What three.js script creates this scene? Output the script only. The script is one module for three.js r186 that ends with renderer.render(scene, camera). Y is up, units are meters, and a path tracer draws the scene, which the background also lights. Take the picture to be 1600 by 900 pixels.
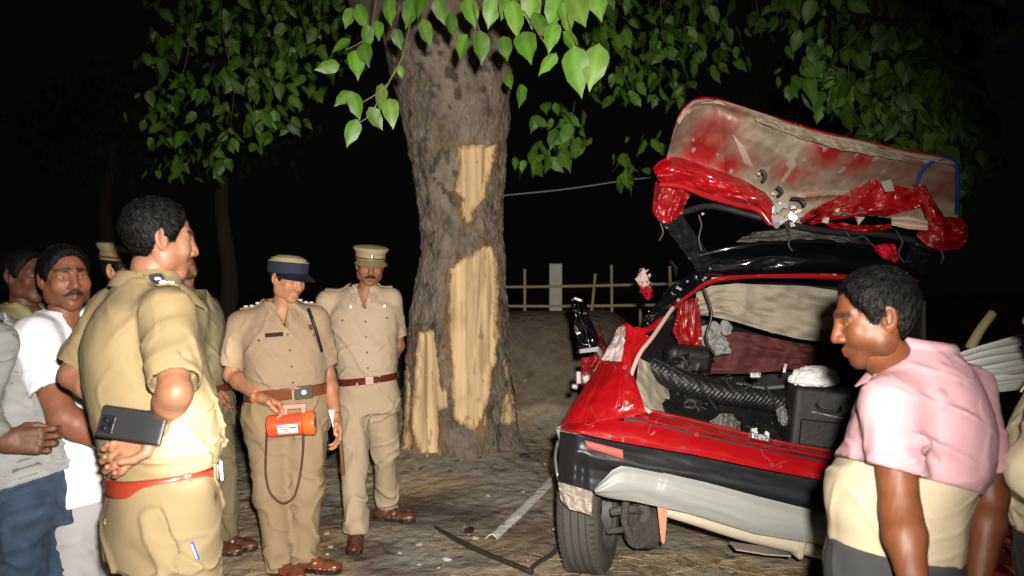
import * as THREE from 'three';
import { mergeGeometries, mergeVertices, toCreasedNormals } from 'three/addons/utils/BufferGeometryUtils.js';
import { RoundedBoxGeometry } from 'three/addons/geometries/RoundedBoxGeometry.js';

// ---------------------------------------------------------------- camera, sky, light, exposure
const scene = new THREE.Scene();
const EYE = 1.47, F = 1400;                       // eye height in metres; focal length in pixels of a 1600 x 900 picture
const camera = new THREE.PerspectiveCamera(2 * Math.atan(450 / F) * 180 / Math.PI, 16 / 9, 0.05, 400);
camera.position.set(0, EYE, 0);
camera.lookAt(0, EYE, -1);
camera.focus = 4.4; camera.userData.fStop = 4;
const renderer = new THREE.WebGLRenderer({ antialias: true });
renderer.toneMapping = THREE.LinearToneMapping;
renderer.toneMappingExposure = 1;
renderer.shadowMap.enabled = true;
{ // moonless night sky: almost black, a trace of town glow
  const w = 64, h = 32, d = new Float32Array(w * h * 4);
  for (let j = 0; j < h; j++) for (let i = 0; i < w; i++) {
    const k = (j * w + i) * 4;
    d[k] = 0.0016; d[k + 1] = 0.0015; d[k + 2] = 0.0014; d[k + 3] = 1;
  }
  const t = new THREE.DataTexture(d, w, h, THREE.RGBAFormat, THREE.FloatType);
  t.mapping = THREE.EquirectangularReflectionMapping; t.magFilter = THREE.LinearFilter; t.needsUpdate = true;
  scene.background = t; scene.environment = t;
}
const moon = new THREE.DirectionalLight(new THREE.Color(0.8, 0.9, 1), 0.006);
moon.position.set(-6, 14, 4); moon.castShadow = true; moon.shadow.radius = 20;
Object.assign(moon.shadow.camera, { left: -14, right: 14, top: 14, bottom: -14, near: 0.5, far: 60 });
scene.add(moon, moon.target);
// the photographer's flash: a head on a slim stand beside the lens
const FLASH = new THREE.Vector3(0.07, 1.585, 0.07);
const flash = new THREE.SpotLight(new THREE.Color(1, 0.93, 0.82), 152, 0, 0.61, 1, 2);
flash.position.copy(FLASH); flash.target.position.set(-0.22, 1.0, -5); flash.castShadow = true; flash.shadow.radius = 1.4;
flash.shadow.mapSize.set(2048, 2048);
scene.add(flash, flash.target);

// a small LED hand lamp clamped lower on the same stand, pointed at the nearest officer's waist
const LED = new THREE.Vector3(0.11, 1.02, 0.06);
const led = new THREE.SpotLight(new THREE.Color(1, 0.97, 0.9), 190, 0, 0.06, 1, 2);
led.position.copy(LED); led.target.position.set(-0.775, 1.09, -2.25); led.castShadow = true; led.shadow.radius = 1;
scene.add(led, led.target);

// ---------------------------------------------------------------- helpers
const V = (x, y, z) => new THREE.Vector3(x, y, z);
const W = (px, py, Z) => V((px - 800) / F * Z, EYE - (py - 450) / F * Z, -Z);      // a point seen at a pixel of the photograph, Z metres away
let seed0 = 12345;
const rnd = () => { seed0 = (seed0 + 0x6d2b79f5) | 0; let t = Math.imul(seed0 ^ (seed0 >>> 15), 1 | seed0); t = (t + Math.imul(t ^ (t >>> 7), 61 | t)) ^ t; return ((t ^ (t >>> 14)) >>> 0) / 4294967296; };
const rr = (a, b) => a + (b - a) * rnd();
const reseed = (n) => { seed0 = n | 0; };
const clamp = (x, a, b) => x < a ? a : x > b ? b : x;
const mix = (a, b, t) => a + (b - a) * t;
const smooth = (a, b, x) => { const t = clamp((x - a) / (b - a), 0, 1); return t * t * (3 - 2 * t); };
const PERM = new Uint8Array(512);
{ const p = [...Array(256).keys()]; for (let i = 255; i > 0; i--) { const j = Math.floor(rnd() * (i + 1)); [p[i], p[j]] = [p[j], p[i]]; } for (let i = 0; i < 512; i++) PERM[i] = p[i & 255]; }
function noise(x, y, z) {                          // value noise, -1..1
  const xi = Math.floor(x), yi = Math.floor(y), zi = Math.floor(z);
  let u = x - xi, v = y - yi, w = z - zi;
  u = u * u * (3 - 2 * u); v = v * v * (3 - 2 * v); w = w * w * (3 - 2 * w);
  const X = xi & 255, Y = yi & 255, Z = zi & 255;
  const A = PERM[X] + Y, B = PERM[X + 1] + Y;
  const a = PERM[A & 511] + Z, b = PERM[B & 511] + Z, c = PERM[(A + 1) & 511] + Z, d = PERM[(B + 1) & 511] + Z;
  const g = (i) => PERM[i & 511] / 127.5 - 1;
  const l = (p, q, t) => p + (q - p) * t;
  return l(l(l(g(a), g(b), u), l(g(c), g(d), u), v), l(l(g(a + 1), g(b + 1), u), l(g(c + 1), g(d + 1), u), v), w);
}
const fbm = (x, y, z, o = 4) => { let s = 0, a = 0.5; for (let i = 0; i < o; i++) { s += a * noise(x, y, z); x = x * 2.03 + 7.1; y = y * 2.03 + 3.7; z = z * 2.03 + 1.3; a *= 0.5; } return s; };
const lin = (r, g, b) => new THREE.Color().setRGB(r, g, b);

// ---- naming
const taken = {};
const numbered = (name) => { const n = taken[name] = (taken[name] ?? -1) + 1; return n ? name + '_' + String(n).padStart(3, '0') : name; };
function thing(name, label, category, pos = [0, 0, 0], turn = 0, group) {
  const o = new THREE.Group(); o.name = numbered(name); scene.add(o);
  o.position.set(...(pos.isVector3 ? pos.toArray() : pos)); o.rotation.y = turn;
  o.userData = { label, category }; if (group) o.userData.group = group;
  return o;
}
function part(name, geo, mat, parent, label) {
  const list = Array.isArray(geo) ? geo.filter(Boolean) : [geo];
  let g = list[0];
  if (list.length > 1) {
    const keepColor = list.every((q) => q.attributes.color);
    g = mergeGeometries(list.map((q) => { const c = q.index ? q.toNonIndexed() : q.clone(); if (!c.attributes.normal) c.computeVertexNormals(); for (const k of Object.keys(c.attributes)) if (!['position', 'normal', 'uv'].includes(k) && !(k === 'color' && keepColor)) c.deleteAttribute(k); if (!c.attributes.uv) c.setAttribute('uv', new THREE.BufferAttribute(new Float32Array(c.attributes.position.count * 2), 2)); return c; }));
  }
  const m = new THREE.Mesh(g, mat); m.name = parent === scene ? numbered(name) : name; m.castShadow = m.receiveShadow = true;
  if (label) m.userData.label = label;
  parent.add(m); return m;
}
function tag(o, label, category, group, kind) { Object.assign(o.userData, { label, category }); if (group) o.userData.group = group; if (kind) o.userData.kind = kind; return o; }

// ---- procedural textures
function noiseTex(n, fn, rep = 1, srgb = false) {
  const d = new Uint8Array(n * n * 4);
  for (let j = 0; j < n; j++) for (let i = 0; i < n; i++) {
    const c = fn(i / n, j / n), k = (j * n + i) * 4;
    if (typeof c === 'number') d[k] = d[k + 1] = d[k + 2] = clamp(c, 0, 1) * 255; else { d[k] = clamp(c[0], 0, 1) * 255; d[k + 1] = clamp(c[1], 0, 1) * 255; d[k + 2] = clamp(c[2], 0, 1) * 255; }
    d[k + 3] = 255;
  }
  const t = new THREE.DataTexture(d, n, n, THREE.RGBAFormat); t.wrapS = t.wrapT = THREE.RepeatWrapping; t.magFilter = THREE.LinearFilter; t.repeat.set(rep, rep); t.needsUpdate = true;
  if (srgb) t.colorSpace = THREE.SRGBColorSpace; return t;
}
const tile = (u, v, f, o = 4, s = 0) => { // tileable fbm on a torus
  const a = u * 2 * Math.PI, b = v * 2 * Math.PI, R = f / 6.283;
  let r = 0, amp = 0.5, q = 1;
  for (let i = 0; i < o; i++) { r += amp * (noise(Math.cos(a) * R * q + s, Math.sin(a) * R * q + 9 + s, Math.cos(b) * R * q + 5) + noise(Math.sin(b) * R * q + 31 + s, Math.cos(a) * R * q + 3, Math.sin(a) * R * q)) * 0.6; amp *= 0.5; q *= 2; }
  return r;
};
const weaveT = noiseTex(256, (u, v) => 0.5 + 0.1 * Math.sin(u * 64 * 6.283) * Math.sin(v * 64 * 6.283) + 0.6 * tile(u, v, 10, 5));
const skinT = noiseTex(256, (u, v) => 0.5 + 0.6 * tile(u, v, 30, 3, 4));
const gritT = noiseTex(512, (u, v) => 0.5 + 0.6 * tile(u, v, 14, 5, 8));
const scuffT = noiseTex(512, (u, v) => 0.42 + 0.5 * tile(u, v, 9, 5, 12));
const plainM = (c, rough, o = {}) => new THREE.MeshStandardMaterial({ color: c, roughness: rough, ...o });
const vcM = (rough, o = {}) => new THREE.MeshStandardMaterial({ color: 0xffffff, vertexColors: true, roughness: rough, ...o });
const clothM = (c, o = {}) => new THREE.MeshStandardMaterial({ color: c, roughness: 0.88, bumpMap: weaveT, bumpScale: 0.0022, ...o });

// ---- signed distance meshes (surface nets)
function netMesh(f, lo, hi, cell, o = {}) {
  const n = [0, 1, 2].map((k) => Math.ceil((hi[k] - lo[k]) / cell) + 1), [nx, ny, nz] = n, sl = nx * ny;
  const val = new Float32Array(nx * ny * nz).fill(1);
  const B = 5, half = B * cell * 0.87 * (o.safe ?? 1.6);
  for (let k0 = 0; k0 < nz; k0 += B) for (let j0 = 0; j0 < ny; j0 += B) for (let i0 = 0; i0 < nx; i0 += B) {
    const c = (B - 1) / 2, d = f(lo[0] + (i0 + c) * cell, lo[1] + (j0 + c) * cell, lo[2] + (k0 + c) * cell);
    const skip = Math.abs(d) > half;
    for (let k = k0; k < Math.min(nz, k0 + B); k++) for (let j = j0; j < Math.min(ny, j0 + B); j++) for (let i = i0; i < Math.min(nx, i0 + B); i++)
      val[k * sl + j * nx + i] = skip ? d : f(lo[0] + i * cell, lo[1] + j * cell, lo[2] + k * cell);
  }
  const id = new Int32Array(nx * ny * nz).fill(-1), pos = [];
  for (let k = 0; k < nz - 1; k++) for (let j = 0; j < ny - 1; j++) for (let i = 0; i < nx - 1; i++) {
    const b = k * sl + j * nx + i;
    let m = 0;
    const v = [val[b], val[b + 1], val[b + nx], val[b + nx + 1], val[b + sl], val[b + sl + 1], val[b + sl + nx], val[b + sl + nx + 1]];
    for (let q = 0; q < 8; q++) if (v[q] < 0) m |= 1 << q;
    if (m === 0 || m === 255) continue;
    let x = 0, y = 0, z = 0, c = 0;
    for (let q = 0; q < 8; q++) for (const bit of [1, 2, 4]) if (!(q & bit)) {
      const r = q | bit; if ((v[q] < 0) === (v[r] < 0)) continue;
      const t = v[q] / (v[q] - v[r]);
      x += (q & 1) + (bit === 1 ? t : 0); y += ((q >> 1) & 1) + (bit === 2 ? t : 0); z += ((q >> 2) & 1) + (bit === 4 ? t : 0); c++;
    }
    id[b] = pos.length / 3;
    pos.push(lo[0] + (i + x / c) * cell, lo[1] + (j + y / c) * cell, lo[2] + (k + z / c) * cell);
  }
  const idx = [];
  const quad = (a, b, c, d, flip) => { if (a < 0 || b < 0 || c < 0 || d < 0) return; if (flip) idx.push(a, c, b, a, d, c); else idx.push(a, b, c, a, c, d); };
  for (let k = 1; k < nz - 1; k++) for (let j = 1; j < ny - 1; j++) for (let i = 1; i < nx - 1; i++) {
    const b = k * sl + j * nx + i, s = val[b] < 0;
    if (s !== (val[b + 1] < 0)) quad(id[b], id[b - nx], id[b - nx - sl], id[b - sl], !s);
    if (s !== (val[b + nx] < 0)) quad(id[b], id[b - sl], id[b - sl - 1], id[b - 1], !s);
    if (s !== (val[b + sl] < 0)) quad(id[b], id[b - 1], id[b - 1 - nx], id[b - nx], !s);
  }
  const P = new Float32Array(pos), N = new Float32Array(pos.length), U = new Float32Array(pos.length / 3 * 2), e = cell * 0.5;
  const C = o.color ? new Float32Array(pos.length) : null, out = [0, 0, 0];
  for (let q = 0; q < P.length; q += 3) {
    let x = P[q], y = P[q + 1], z = P[q + 2];
    const d = f(x, y, z), gx = f(x + e, y, z) - d, gy = f(x, y + e, z) - d, gz = f(x, y, z + e) - d, g = Math.hypot(gx, gy, gz) || 1, s = clamp(d, -cell * 0.6, cell * 0.6) * Math.min(1.2, e / g) / g;
    x -= gx * s; y -= gy * s; z -= gz * s; P[q] = x; P[q + 1] = y; P[q + 2] = z;
    const a = f(x + e, y - e, z - e), b = f(x - e, y - e, z + e), c = f(x - e, y + e, z - e), h = f(x + e, y + e, z + e);
    const mx = a - b - c + h, my = -a - b + c + h, mz = -a + b - c + h, l = Math.hypot(mx, my, mz) || 1;
    N[q] = mx / l; N[q + 1] = my / l; N[q + 2] = mz / l;
    U[q / 3 * 2] = x + z * 0.83; U[q / 3 * 2 + 1] = y + z * 0.21;
    if (C) { o.color(x, y, z, out); C[q] = out[0]; C[q + 1] = out[1]; C[q + 2] = out[2]; }
  }
  const geo = new THREE.BufferGeometry();
  geo.setAttribute('position', new THREE.BufferAttribute(P, 3)); geo.setAttribute('normal', new THREE.BufferAttribute(N, 3)); geo.setAttribute('uv', new THREE.BufferAttribute(U, 2));
  if (C) geo.setAttribute('color', new THREE.BufferAttribute(C, 3));
  geo.setIndex(idx); return geo;
}
const smin = (a, b, k) => { const h = Math.max(k - Math.abs(a - b), 0) / k; return Math.min(a, b) - h * h * k * 0.25; };
const smax = (a, b, k) => -smin(-a, -b, k);
function cap(x, y, z, A, B, ra, rb) { // tapered capsule
  const bx = B.x - A.x, by = B.y - A.y, bz = B.z - A.z, px = x - A.x, py = y - A.y, pz = z - A.z;
  const t = clamp((px * bx + py * by + pz * bz) / (bx * bx + by * by + bz * bz), 0, 1);
  return Math.hypot(px - bx * t, py - by * t, pz - bz * t) - (ra + (rb - ra) * t);
}
function ell(x, y, z, cx, cy, cz, rx, ry, rz) {
  const a = (x - cx) / rx, b = (y - cy) / ry, c = (z - cz) / rz, k0 = Math.hypot(a, b, c), k1 = Math.hypot(a / rx, b / ry, c / rz);
  return k1 ? k0 * (k0 - 1) / k1 : -Math.min(rx, ry, rz);
}
// merge several indexed geometries, colours kept
function weld(list) { return mergeGeometries(list); }

// ---- tubes, boxes, sheets
const tube = (pts, r, seg = 24, rad = 8, closed = false) => new THREE.TubeGeometry(new THREE.CatmullRomCurve3(pts.map((p) => p.isVector3 ? p : V(...p)), closed), seg, r, rad, closed);
function taperTube(pts, radii, seg = 20, rad = 8) { // tube whose radius changes along the way, ends closed
  const curve = new THREE.CatmullRomCurve3(pts.map((p) => p.isVector3 ? p : V(...p))), fr = curve.computeFrenetFrames(seg), P = [], I = [], U = [];
  for (let i = 0; i <= seg; i++) {
    const t = i / seg, c = curve.getPointAt(t), q = t * (radii.length - 1), a = Math.min(Math.floor(q), radii.length - 2), r = mix(radii[a], radii[a + 1], q - a);
    for (let j = 0; j <= rad; j++) { const w = j / rad * Math.PI * 2, n = fr.normals[i].clone().multiplyScalar(Math.cos(w)).addScaledVector(fr.binormals[i], Math.sin(w)); c.clone().addScaledVector(n, r).toArray(P, P.length); U.push(w * r, t * curve.getLength()); }
  }
  for (let i = 0; i < seg; i++) for (let j = 0; j < rad; j++) { const a = i * (rad + 1) + j, b = a + rad + 1; I.push(a, a + 1, b, b, a + 1, b + 1); }
  for (const [i, s] of [[0, 1], [seg, -1]]) { const c = P.length / 3; curve.getPointAt(i / seg).toArray(P, P.length); U.push(0, 0); for (let j = 0; j < rad; j++) { const a = i * (rad + 1) + j; if (s > 0) I.push(c, a + 1, a); else I.push(c, a, a + 1); } }
  return raw(P, I, U);
}
function raw(P, I, U) { const g = new THREE.BufferGeometry(); g.setAttribute('position', new THREE.Float32BufferAttribute(P, 3)); if (U) g.setAttribute('uv', new THREE.Float32BufferAttribute(U, 2)); g.setIndex(I); g.computeVertexNormals(); return g; }
// a sheet with thickness from a grid of points fn(u, v) -> Vector3; thickness pushed along the inverse normal
function sheet(fn, nu, nv, th = 0.004, fade) {
  const P = [], U = [], I = [], w = nu + 1;
  for (let j = 0; j <= nv; j++) for (let i = 0; i <= nu; i++) { const p = fn(i / nu, j / nv); p.toArray(P, P.length); U.push(p.x + p.z * 0.8, p.y + p.z * 0.2); }
  const top = raw(P.slice(), (() => { const q = []; for (let j = 0; j < nv; j++) for (let i = 0; i < nu; i++) { const a = j * w + i; q.push(a, a + 1, a + w, a + 1, a + w + 1, a + w); } return q; })());
  if (!th) { top.setAttribute('uv', new THREE.Float32BufferAttribute(U, 2)); return top; }
  const N = top.attributes.normal.array, n0 = w * (nv + 1), Q = P.slice();
  for (let q = 0; q < n0; q++) { Q.push(P[q * 3] - N[q * 3] * th, P[q * 3 + 1] - N[q * 3 + 1] * th, P[q * 3 + 2] - N[q * 3 + 2] * th); }
  for (let j = 0; j < nv; j++) for (let i = 0; i < nu; i++) { const a = j * w + i; I.push(a, a + 1, a + w, a + 1, a + w + 1, a + w); const b = a + n0; I.push(b, b + w, b + 1, b + 1, b + w, b + w + 1); }
  const edge = []; for (let i = 0; i < nu; i++) edge.push([i + 1, i], [nv * w + i, nv * w + i + 1]);
  for (let j = 0; j < nv; j++) edge.push([j * w, (j + 1) * w], [(j + 1) * w + nu, j * w + nu]);
  const Nn = Array.from(N); for (let q = 0; q < n0; q++) Nn.push(-N[q * 3], -N[q * 3 + 1], -N[q * 3 + 2]);
  const UU = [...U, ...U];
  for (const [a, b] of edge) { // rim with its own normals
    const k = Q.length / 3, pa = V(Q[a * 3], Q[a * 3 + 1], Q[a * 3 + 2]), pb = V(Q[b * 3], Q[b * 3 + 1], Q[b * 3 + 2]), pc = V(Q[(a + n0) * 3], Q[(a + n0) * 3 + 1], Q[(a + n0) * 3 + 2]);
    const nn = pb.clone().sub(pa).cross(pc.clone().sub(pa)).normalize();
    for (const i of [a, b, a + n0, b + n0]) { Q.push(Q[i * 3], Q[i * 3 + 1], Q[i * 3 + 2]); Nn.push(nn.x, nn.y, nn.z); UU.push(UU[i * 2], UU[i * 2 + 1]); }
    I.push(k, k + 1, k + 2, k + 1, k + 3, k + 2);
  }
  const g = new THREE.BufferGeometry(); g.setAttribute('position', new THREE.Float32BufferAttribute(Q, 3)); g.setAttribute('normal', new THREE.Float32BufferAttribute(Nn, 3)); g.setAttribute('uv', new THREE.Float32BufferAttribute(UU, 2)); g.setIndex(I);
  return g;
}
const rbox = (w, h, d, r, M, seg = 2) => { const g = new RoundedBoxGeometry(w, h, d, seg, r); if (M) g.applyMatrix4(M); return g; };
const frameM = (o, x, y, z) => new THREE.Matrix4().makeBasis(x, y, z).setPosition(o);
const poly = (p, x, y) => { let c = false; for (let i = 0, j = p.length - 1; i < p.length; j = i++) if ((p[i][1] > y) !== (p[j][1] > y) && x < (p[j][0] - p[i][0]) * (y - p[i][1]) / (p[j][1] - p[i][1]) + p[i][0]) c = !c; return c; };
const polyDist = (p, x, y) => { let d = 1e9; for (let i = 0, j = p.length - 1; i < p.length; j = i++) { const ax = p[j][0], ay = p[j][1], bx = p[i][0] - ax, by = p[i][1] - ay, t = clamp(((x - ax) * bx + (y - ay) * by) / (bx * bx + by * by || 1), 0, 1); d = Math.min(d, Math.hypot(x - ax - bx * t, y - ay - by * t)); } return poly(p, x, y) ? -d : d; };
// ---------------------------------------------------------------- the flash on its stand (beside the lens, outside the picture)
{
  const t = thing('camera_flash', 'flash head and small hand lamp on a slim black stand beside the photographer', 'flash', [FLASH.x, 0, FLASH.z]);
  const black = plainM(lin(0.02, 0.02, 0.02), 0.5), dir = flash.target.position.clone().sub(FLASH).normalize();
  const x = V(0, 1, 0).cross(dir).normalize(), y = dir.clone().cross(x);
  const at = (s) => frameM(V(0, FLASH.y, 0).addScaledVector(dir, s), x, y, dir);
  part('flash_head', rbox(0.075, 0.045, 0.09, 0.006, at(-0.075)), black, t);
  part('flash_lens', rbox(0.062, 0.034, 0.004, 0.001, at(-0.027)), plainM(0xffffff, 0.3, { emissive: lin(1, 0.95, 0.85), emissiveIntensity: 2 }), t);
  part('battery_body', rbox(0.07, 0.1, 0.05, 0.008, new THREE.Matrix4().setPosition(0, FLASH.y - 0.09, 0.09)), black, t);
  part('pole', new THREE.CylinderGeometry(0.011, 0.011, FLASH.y - 0.14, 12).translate(0, (FLASH.y - 0.14) / 2, 0.09), black, t);
  { const d2 = led.target.position.clone().sub(LED).normalize(), x2 = V(0, 1, 0).cross(d2).normalize(), y2 = d2.clone().cross(x2), at2 = (s) => frameM(V(LED.x - FLASH.x, LED.y, LED.z - FLASH.z).addScaledVector(d2, s), x2, y2, d2);
    part('lamp_barrel', new THREE.CylinderGeometry(0.016, 0.016, 0.1, 16).rotateX(Math.PI / 2).applyMatrix4(at2(-0.075)), black, t);
    part('lamp_lens', new THREE.CylinderGeometry(0.014, 0.014, 0.004, 16).rotateX(Math.PI / 2).applyMatrix4(at2(-0.022)), plainM(0xffffff, 0.3, { emissive: lin(1, 0.98, 0.9), emissiveIntensity: 2 }), t);
    part('clamp', rbox(0.05, 0.02, 0.02, 0.004, new THREE.Matrix4().setPosition((LED.x - FLASH.x) / 2, LED.y, 0.085)), black, t); }
  for (let k = 0; k < 3; k++) { const a = k * 2.094 + 1.6; part('leg', tube([[0, 0.45, 0.09], [Math.cos(a) * 0.2, 0.2, 0.09 + Math.sin(a) * 0.2], [Math.cos(a) * 0.38, 0.012, 0.09 + Math.sin(a) * 0.38]], 0.008, 10, 6), black, t); }
}
// ---------------------------------------------------------------- ground
const TREE = V(W(718, 700, 7.6).x, 0, -7.65);
function groundY(x, z) {
  const Z = -z;
  let y = 0;
  const bx = smooth(-1.5, -0.7, x + 0.12 * noise(z * 0.8, 1, 0)) * (1 - smooth(1.1, 2.2, x));
  y += bx * 1.2 * smooth(7.6, 10.1, Z + 0.25 * noise(x * 0.9, z * 0.9, 3)) * (1 - 0.3 * smooth(11, 16, Z));
  const r = Math.hypot(x - TREE.x, z - TREE.z);
  y += 0.16 * Math.exp(-Math.pow(r / 0.85, 2));
  const fade = 1 - smooth(12, 40, Math.hypot(x, z));
  y += fade * (0.03 * fbm(x * 1.1, z * 1.1, 2, 3) + 0.010 * fbm(x * 5, z * 5, 5, 3) + 0.007 * fbm(x * 17, z * 17, 1, 2));
  return y;
}
{
  const axis = (a, b, step, far) => { const q = []; for (let x = a; x <= b + 1e-6; x += step) q.push(x); let s = step, lo = a, hi = b; while (lo > -far) { s *= 1.35; lo -= s; hi += s; q.unshift(lo); q.push(hi); } return q; };
  const xs = axis(-3.6, 3.6, 0.021, 180), zs = axis(-9, -2.2, 0.021, 180), P = [], U = [], C = [], I = [], n = xs.length;
  const soil = [0.42, 0.335, 0.245];
  for (const z of zs) for (const x of xs) {
    P.push(x, groundY(x, z), z); U.push(x, z);
    const a = fbm(x * 0.9, z * 0.9, 11, 4), b = fbm(x * 6, z * 6, 4, 4), g = noise(x * 37, z * 37, 8), k = 1 + 0.4 * a + 0.34 * b + 0.12 * g;
    let c = [soil[0] * k, soil[1] * k, soil[2] * k]; const hue = fbm(x * 1.7, z * 1.7, 55, 4); c[0] *= 1 + 0.3 * hue; c[2] *= 1 - 0.35 * hue;
    const stain = smooth(0.05, 0.42, fbm(x * 2.2 + 4, z * 2.2, 21, 4)) * (1 - smooth(0.4, 1.5, Math.hypot(x + 0.5, z + 5.2))) ;   // damp reddish-brown patches
    const damp = smooth(0.1, 0.4, fbm(x * 1.6, z * 1.6, 33, 4));
    const straw = smooth(0.12, 0.3, fbm(x * 3, z * 9, 40, 3)) * smooth(0.2, 0.9, x + 0.25 * noise(z * 2, x, 1));
    c = c.map((v, i) => v * (1 - 0.42 * damp));
    c = c.map((v, i) => mix(v, [0.085, 0.035, 0.024][i], stain * 0.75));
    c = c.map((v, i) => mix(v, [0.24, 0.18, 0.09][i], straw * 0.5));
    const bank = smooth(0.22, 0.3, groundY(x, z) + 0.22 * fbm(x * 2.6, z * 2.6, 70, 4)) * (z < -7.7 && x < 3 ? 1 : 0);   // ground colour set darker on the raised bank, with a ragged edge
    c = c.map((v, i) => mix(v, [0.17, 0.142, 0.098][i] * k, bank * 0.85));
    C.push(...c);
  }
  for (let j = 0; j < zs.length - 1; j++) for (let i = 0; i < n - 1; i++) { const a = j * n + i; I.push(a, a + n, a + 1, a + 1, a + n, a + n + 1); }
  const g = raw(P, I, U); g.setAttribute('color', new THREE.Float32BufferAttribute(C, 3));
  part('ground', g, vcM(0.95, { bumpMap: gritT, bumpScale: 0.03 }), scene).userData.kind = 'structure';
}
// pebbles, straw, dry leaves scattered on the ground: each kind one uncountable mass
{
  reseed(77);
  const M = new THREE.Matrix4(), Q = new THREE.Quaternion(), E = new THREE.Euler();
  const stuff = (name, label, cat, geo, mat, n, put) => {
    const im = new THREE.InstancedMesh(geo, mat, n); im.name = name; im.castShadow = im.receiveShadow = true;
    for (let i = 0; i < n; i++) { const [x, z, sx, sy, sz, rx, ry, rz, c, up] = put(i); M.compose(V(x, groundY(x, z) + up, z), Q.setFromEuler(E.set(rx, ry, rz)), V(sx, sy, sz)); im.setMatrixAt(i, M); im.setColorAt(i, c); }
    scene.add(im); tag(im, label, cat, null, 'stuff');
  };
  const peb = new THREE.IcosahedronGeometry(1, 1); { const p = peb.attributes.position; for (let i = 0; i < p.count; i++) { const k = 1 + 0.35 * noise(p.getX(i) * 1.3, p.getY(i) * 1.3, p.getZ(i) * 1.3); p.setXYZ(i, p.getX(i) * k, p.getY(i) * k, p.getZ(i) * k); } peb.computeVertexNormals(); }
  stuff('pebbles', 'small clods and pebbles scattered over the brown dirt', 'pebbles', peb, plainM(0xffffff, 0.95), 900, () => { const s = Math.pow(rnd(), 5) * 0.018 + 0.003; const k = rr(0.7, 1.3); return [rr(-3.4, 3.2), rr(-9, -3), s, s * 0.6, s * rr(0.7, 1.2), 0, rnd() * 6, rr(-0.3, 0.3), lin(0.38 * k, 0.3 * k, 0.22 * k), 0.001]; });
  const st = new THREE.BoxGeometry(1, 0.6, 1).translate(0, 0.3, 0);
  stuff('straw', 'loose dry straw lying around and under the wreck', 'straw', st, plainM(0xffffff, 0.9), 1150, () => { const k = rr(0.5, 1.3); const x = rnd() < 0.88 ? rr(0.1, 2.2) : rr(-2, 2), z = rr(-4.9, -3.4); const L = rr(0.04, 0.2); return [x, z, L, 0.004, 0.0035, 0, rnd() * 6.3, rr(-0.12, 0.12), lin(0.34 * k, 0.25 * k, 0.12 * k), 0.004]; });
  const lf = new THREE.PlaneGeometry(1, 1.5, 2, 3); { const p = lf.attributes.position; for (let i = 0; i < p.count; i++) { const y = p.getY(i), w = Math.sqrt(Math.max(0, 1 - Math.pow(y / 0.8, 2))); p.setXYZ(i, p.getX(i) * w, 0.25 * Math.abs(p.getX(i)) + 0.12 * y * y, y); } lf.computeVertexNormals(); }
  stuff('dry_leaves', 'small dry brown leaves fallen on the dirt', 'leaves', lf, plainM(0xffffff, 0.8, { side: THREE.DoubleSide }), 260, () => { const k = rr(0.5, 1.4), s = rr(0.02, 0.045); return [rr(-2.6, 2), rr(-8, -3.4), s, s, s, rr(-0.3, 0.3), rnd() * 6.3, rr(-0.3, 0.3), lin(0.2 * k, 0.11 * k, 0.045 * k), 0.006]; });
}
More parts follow.
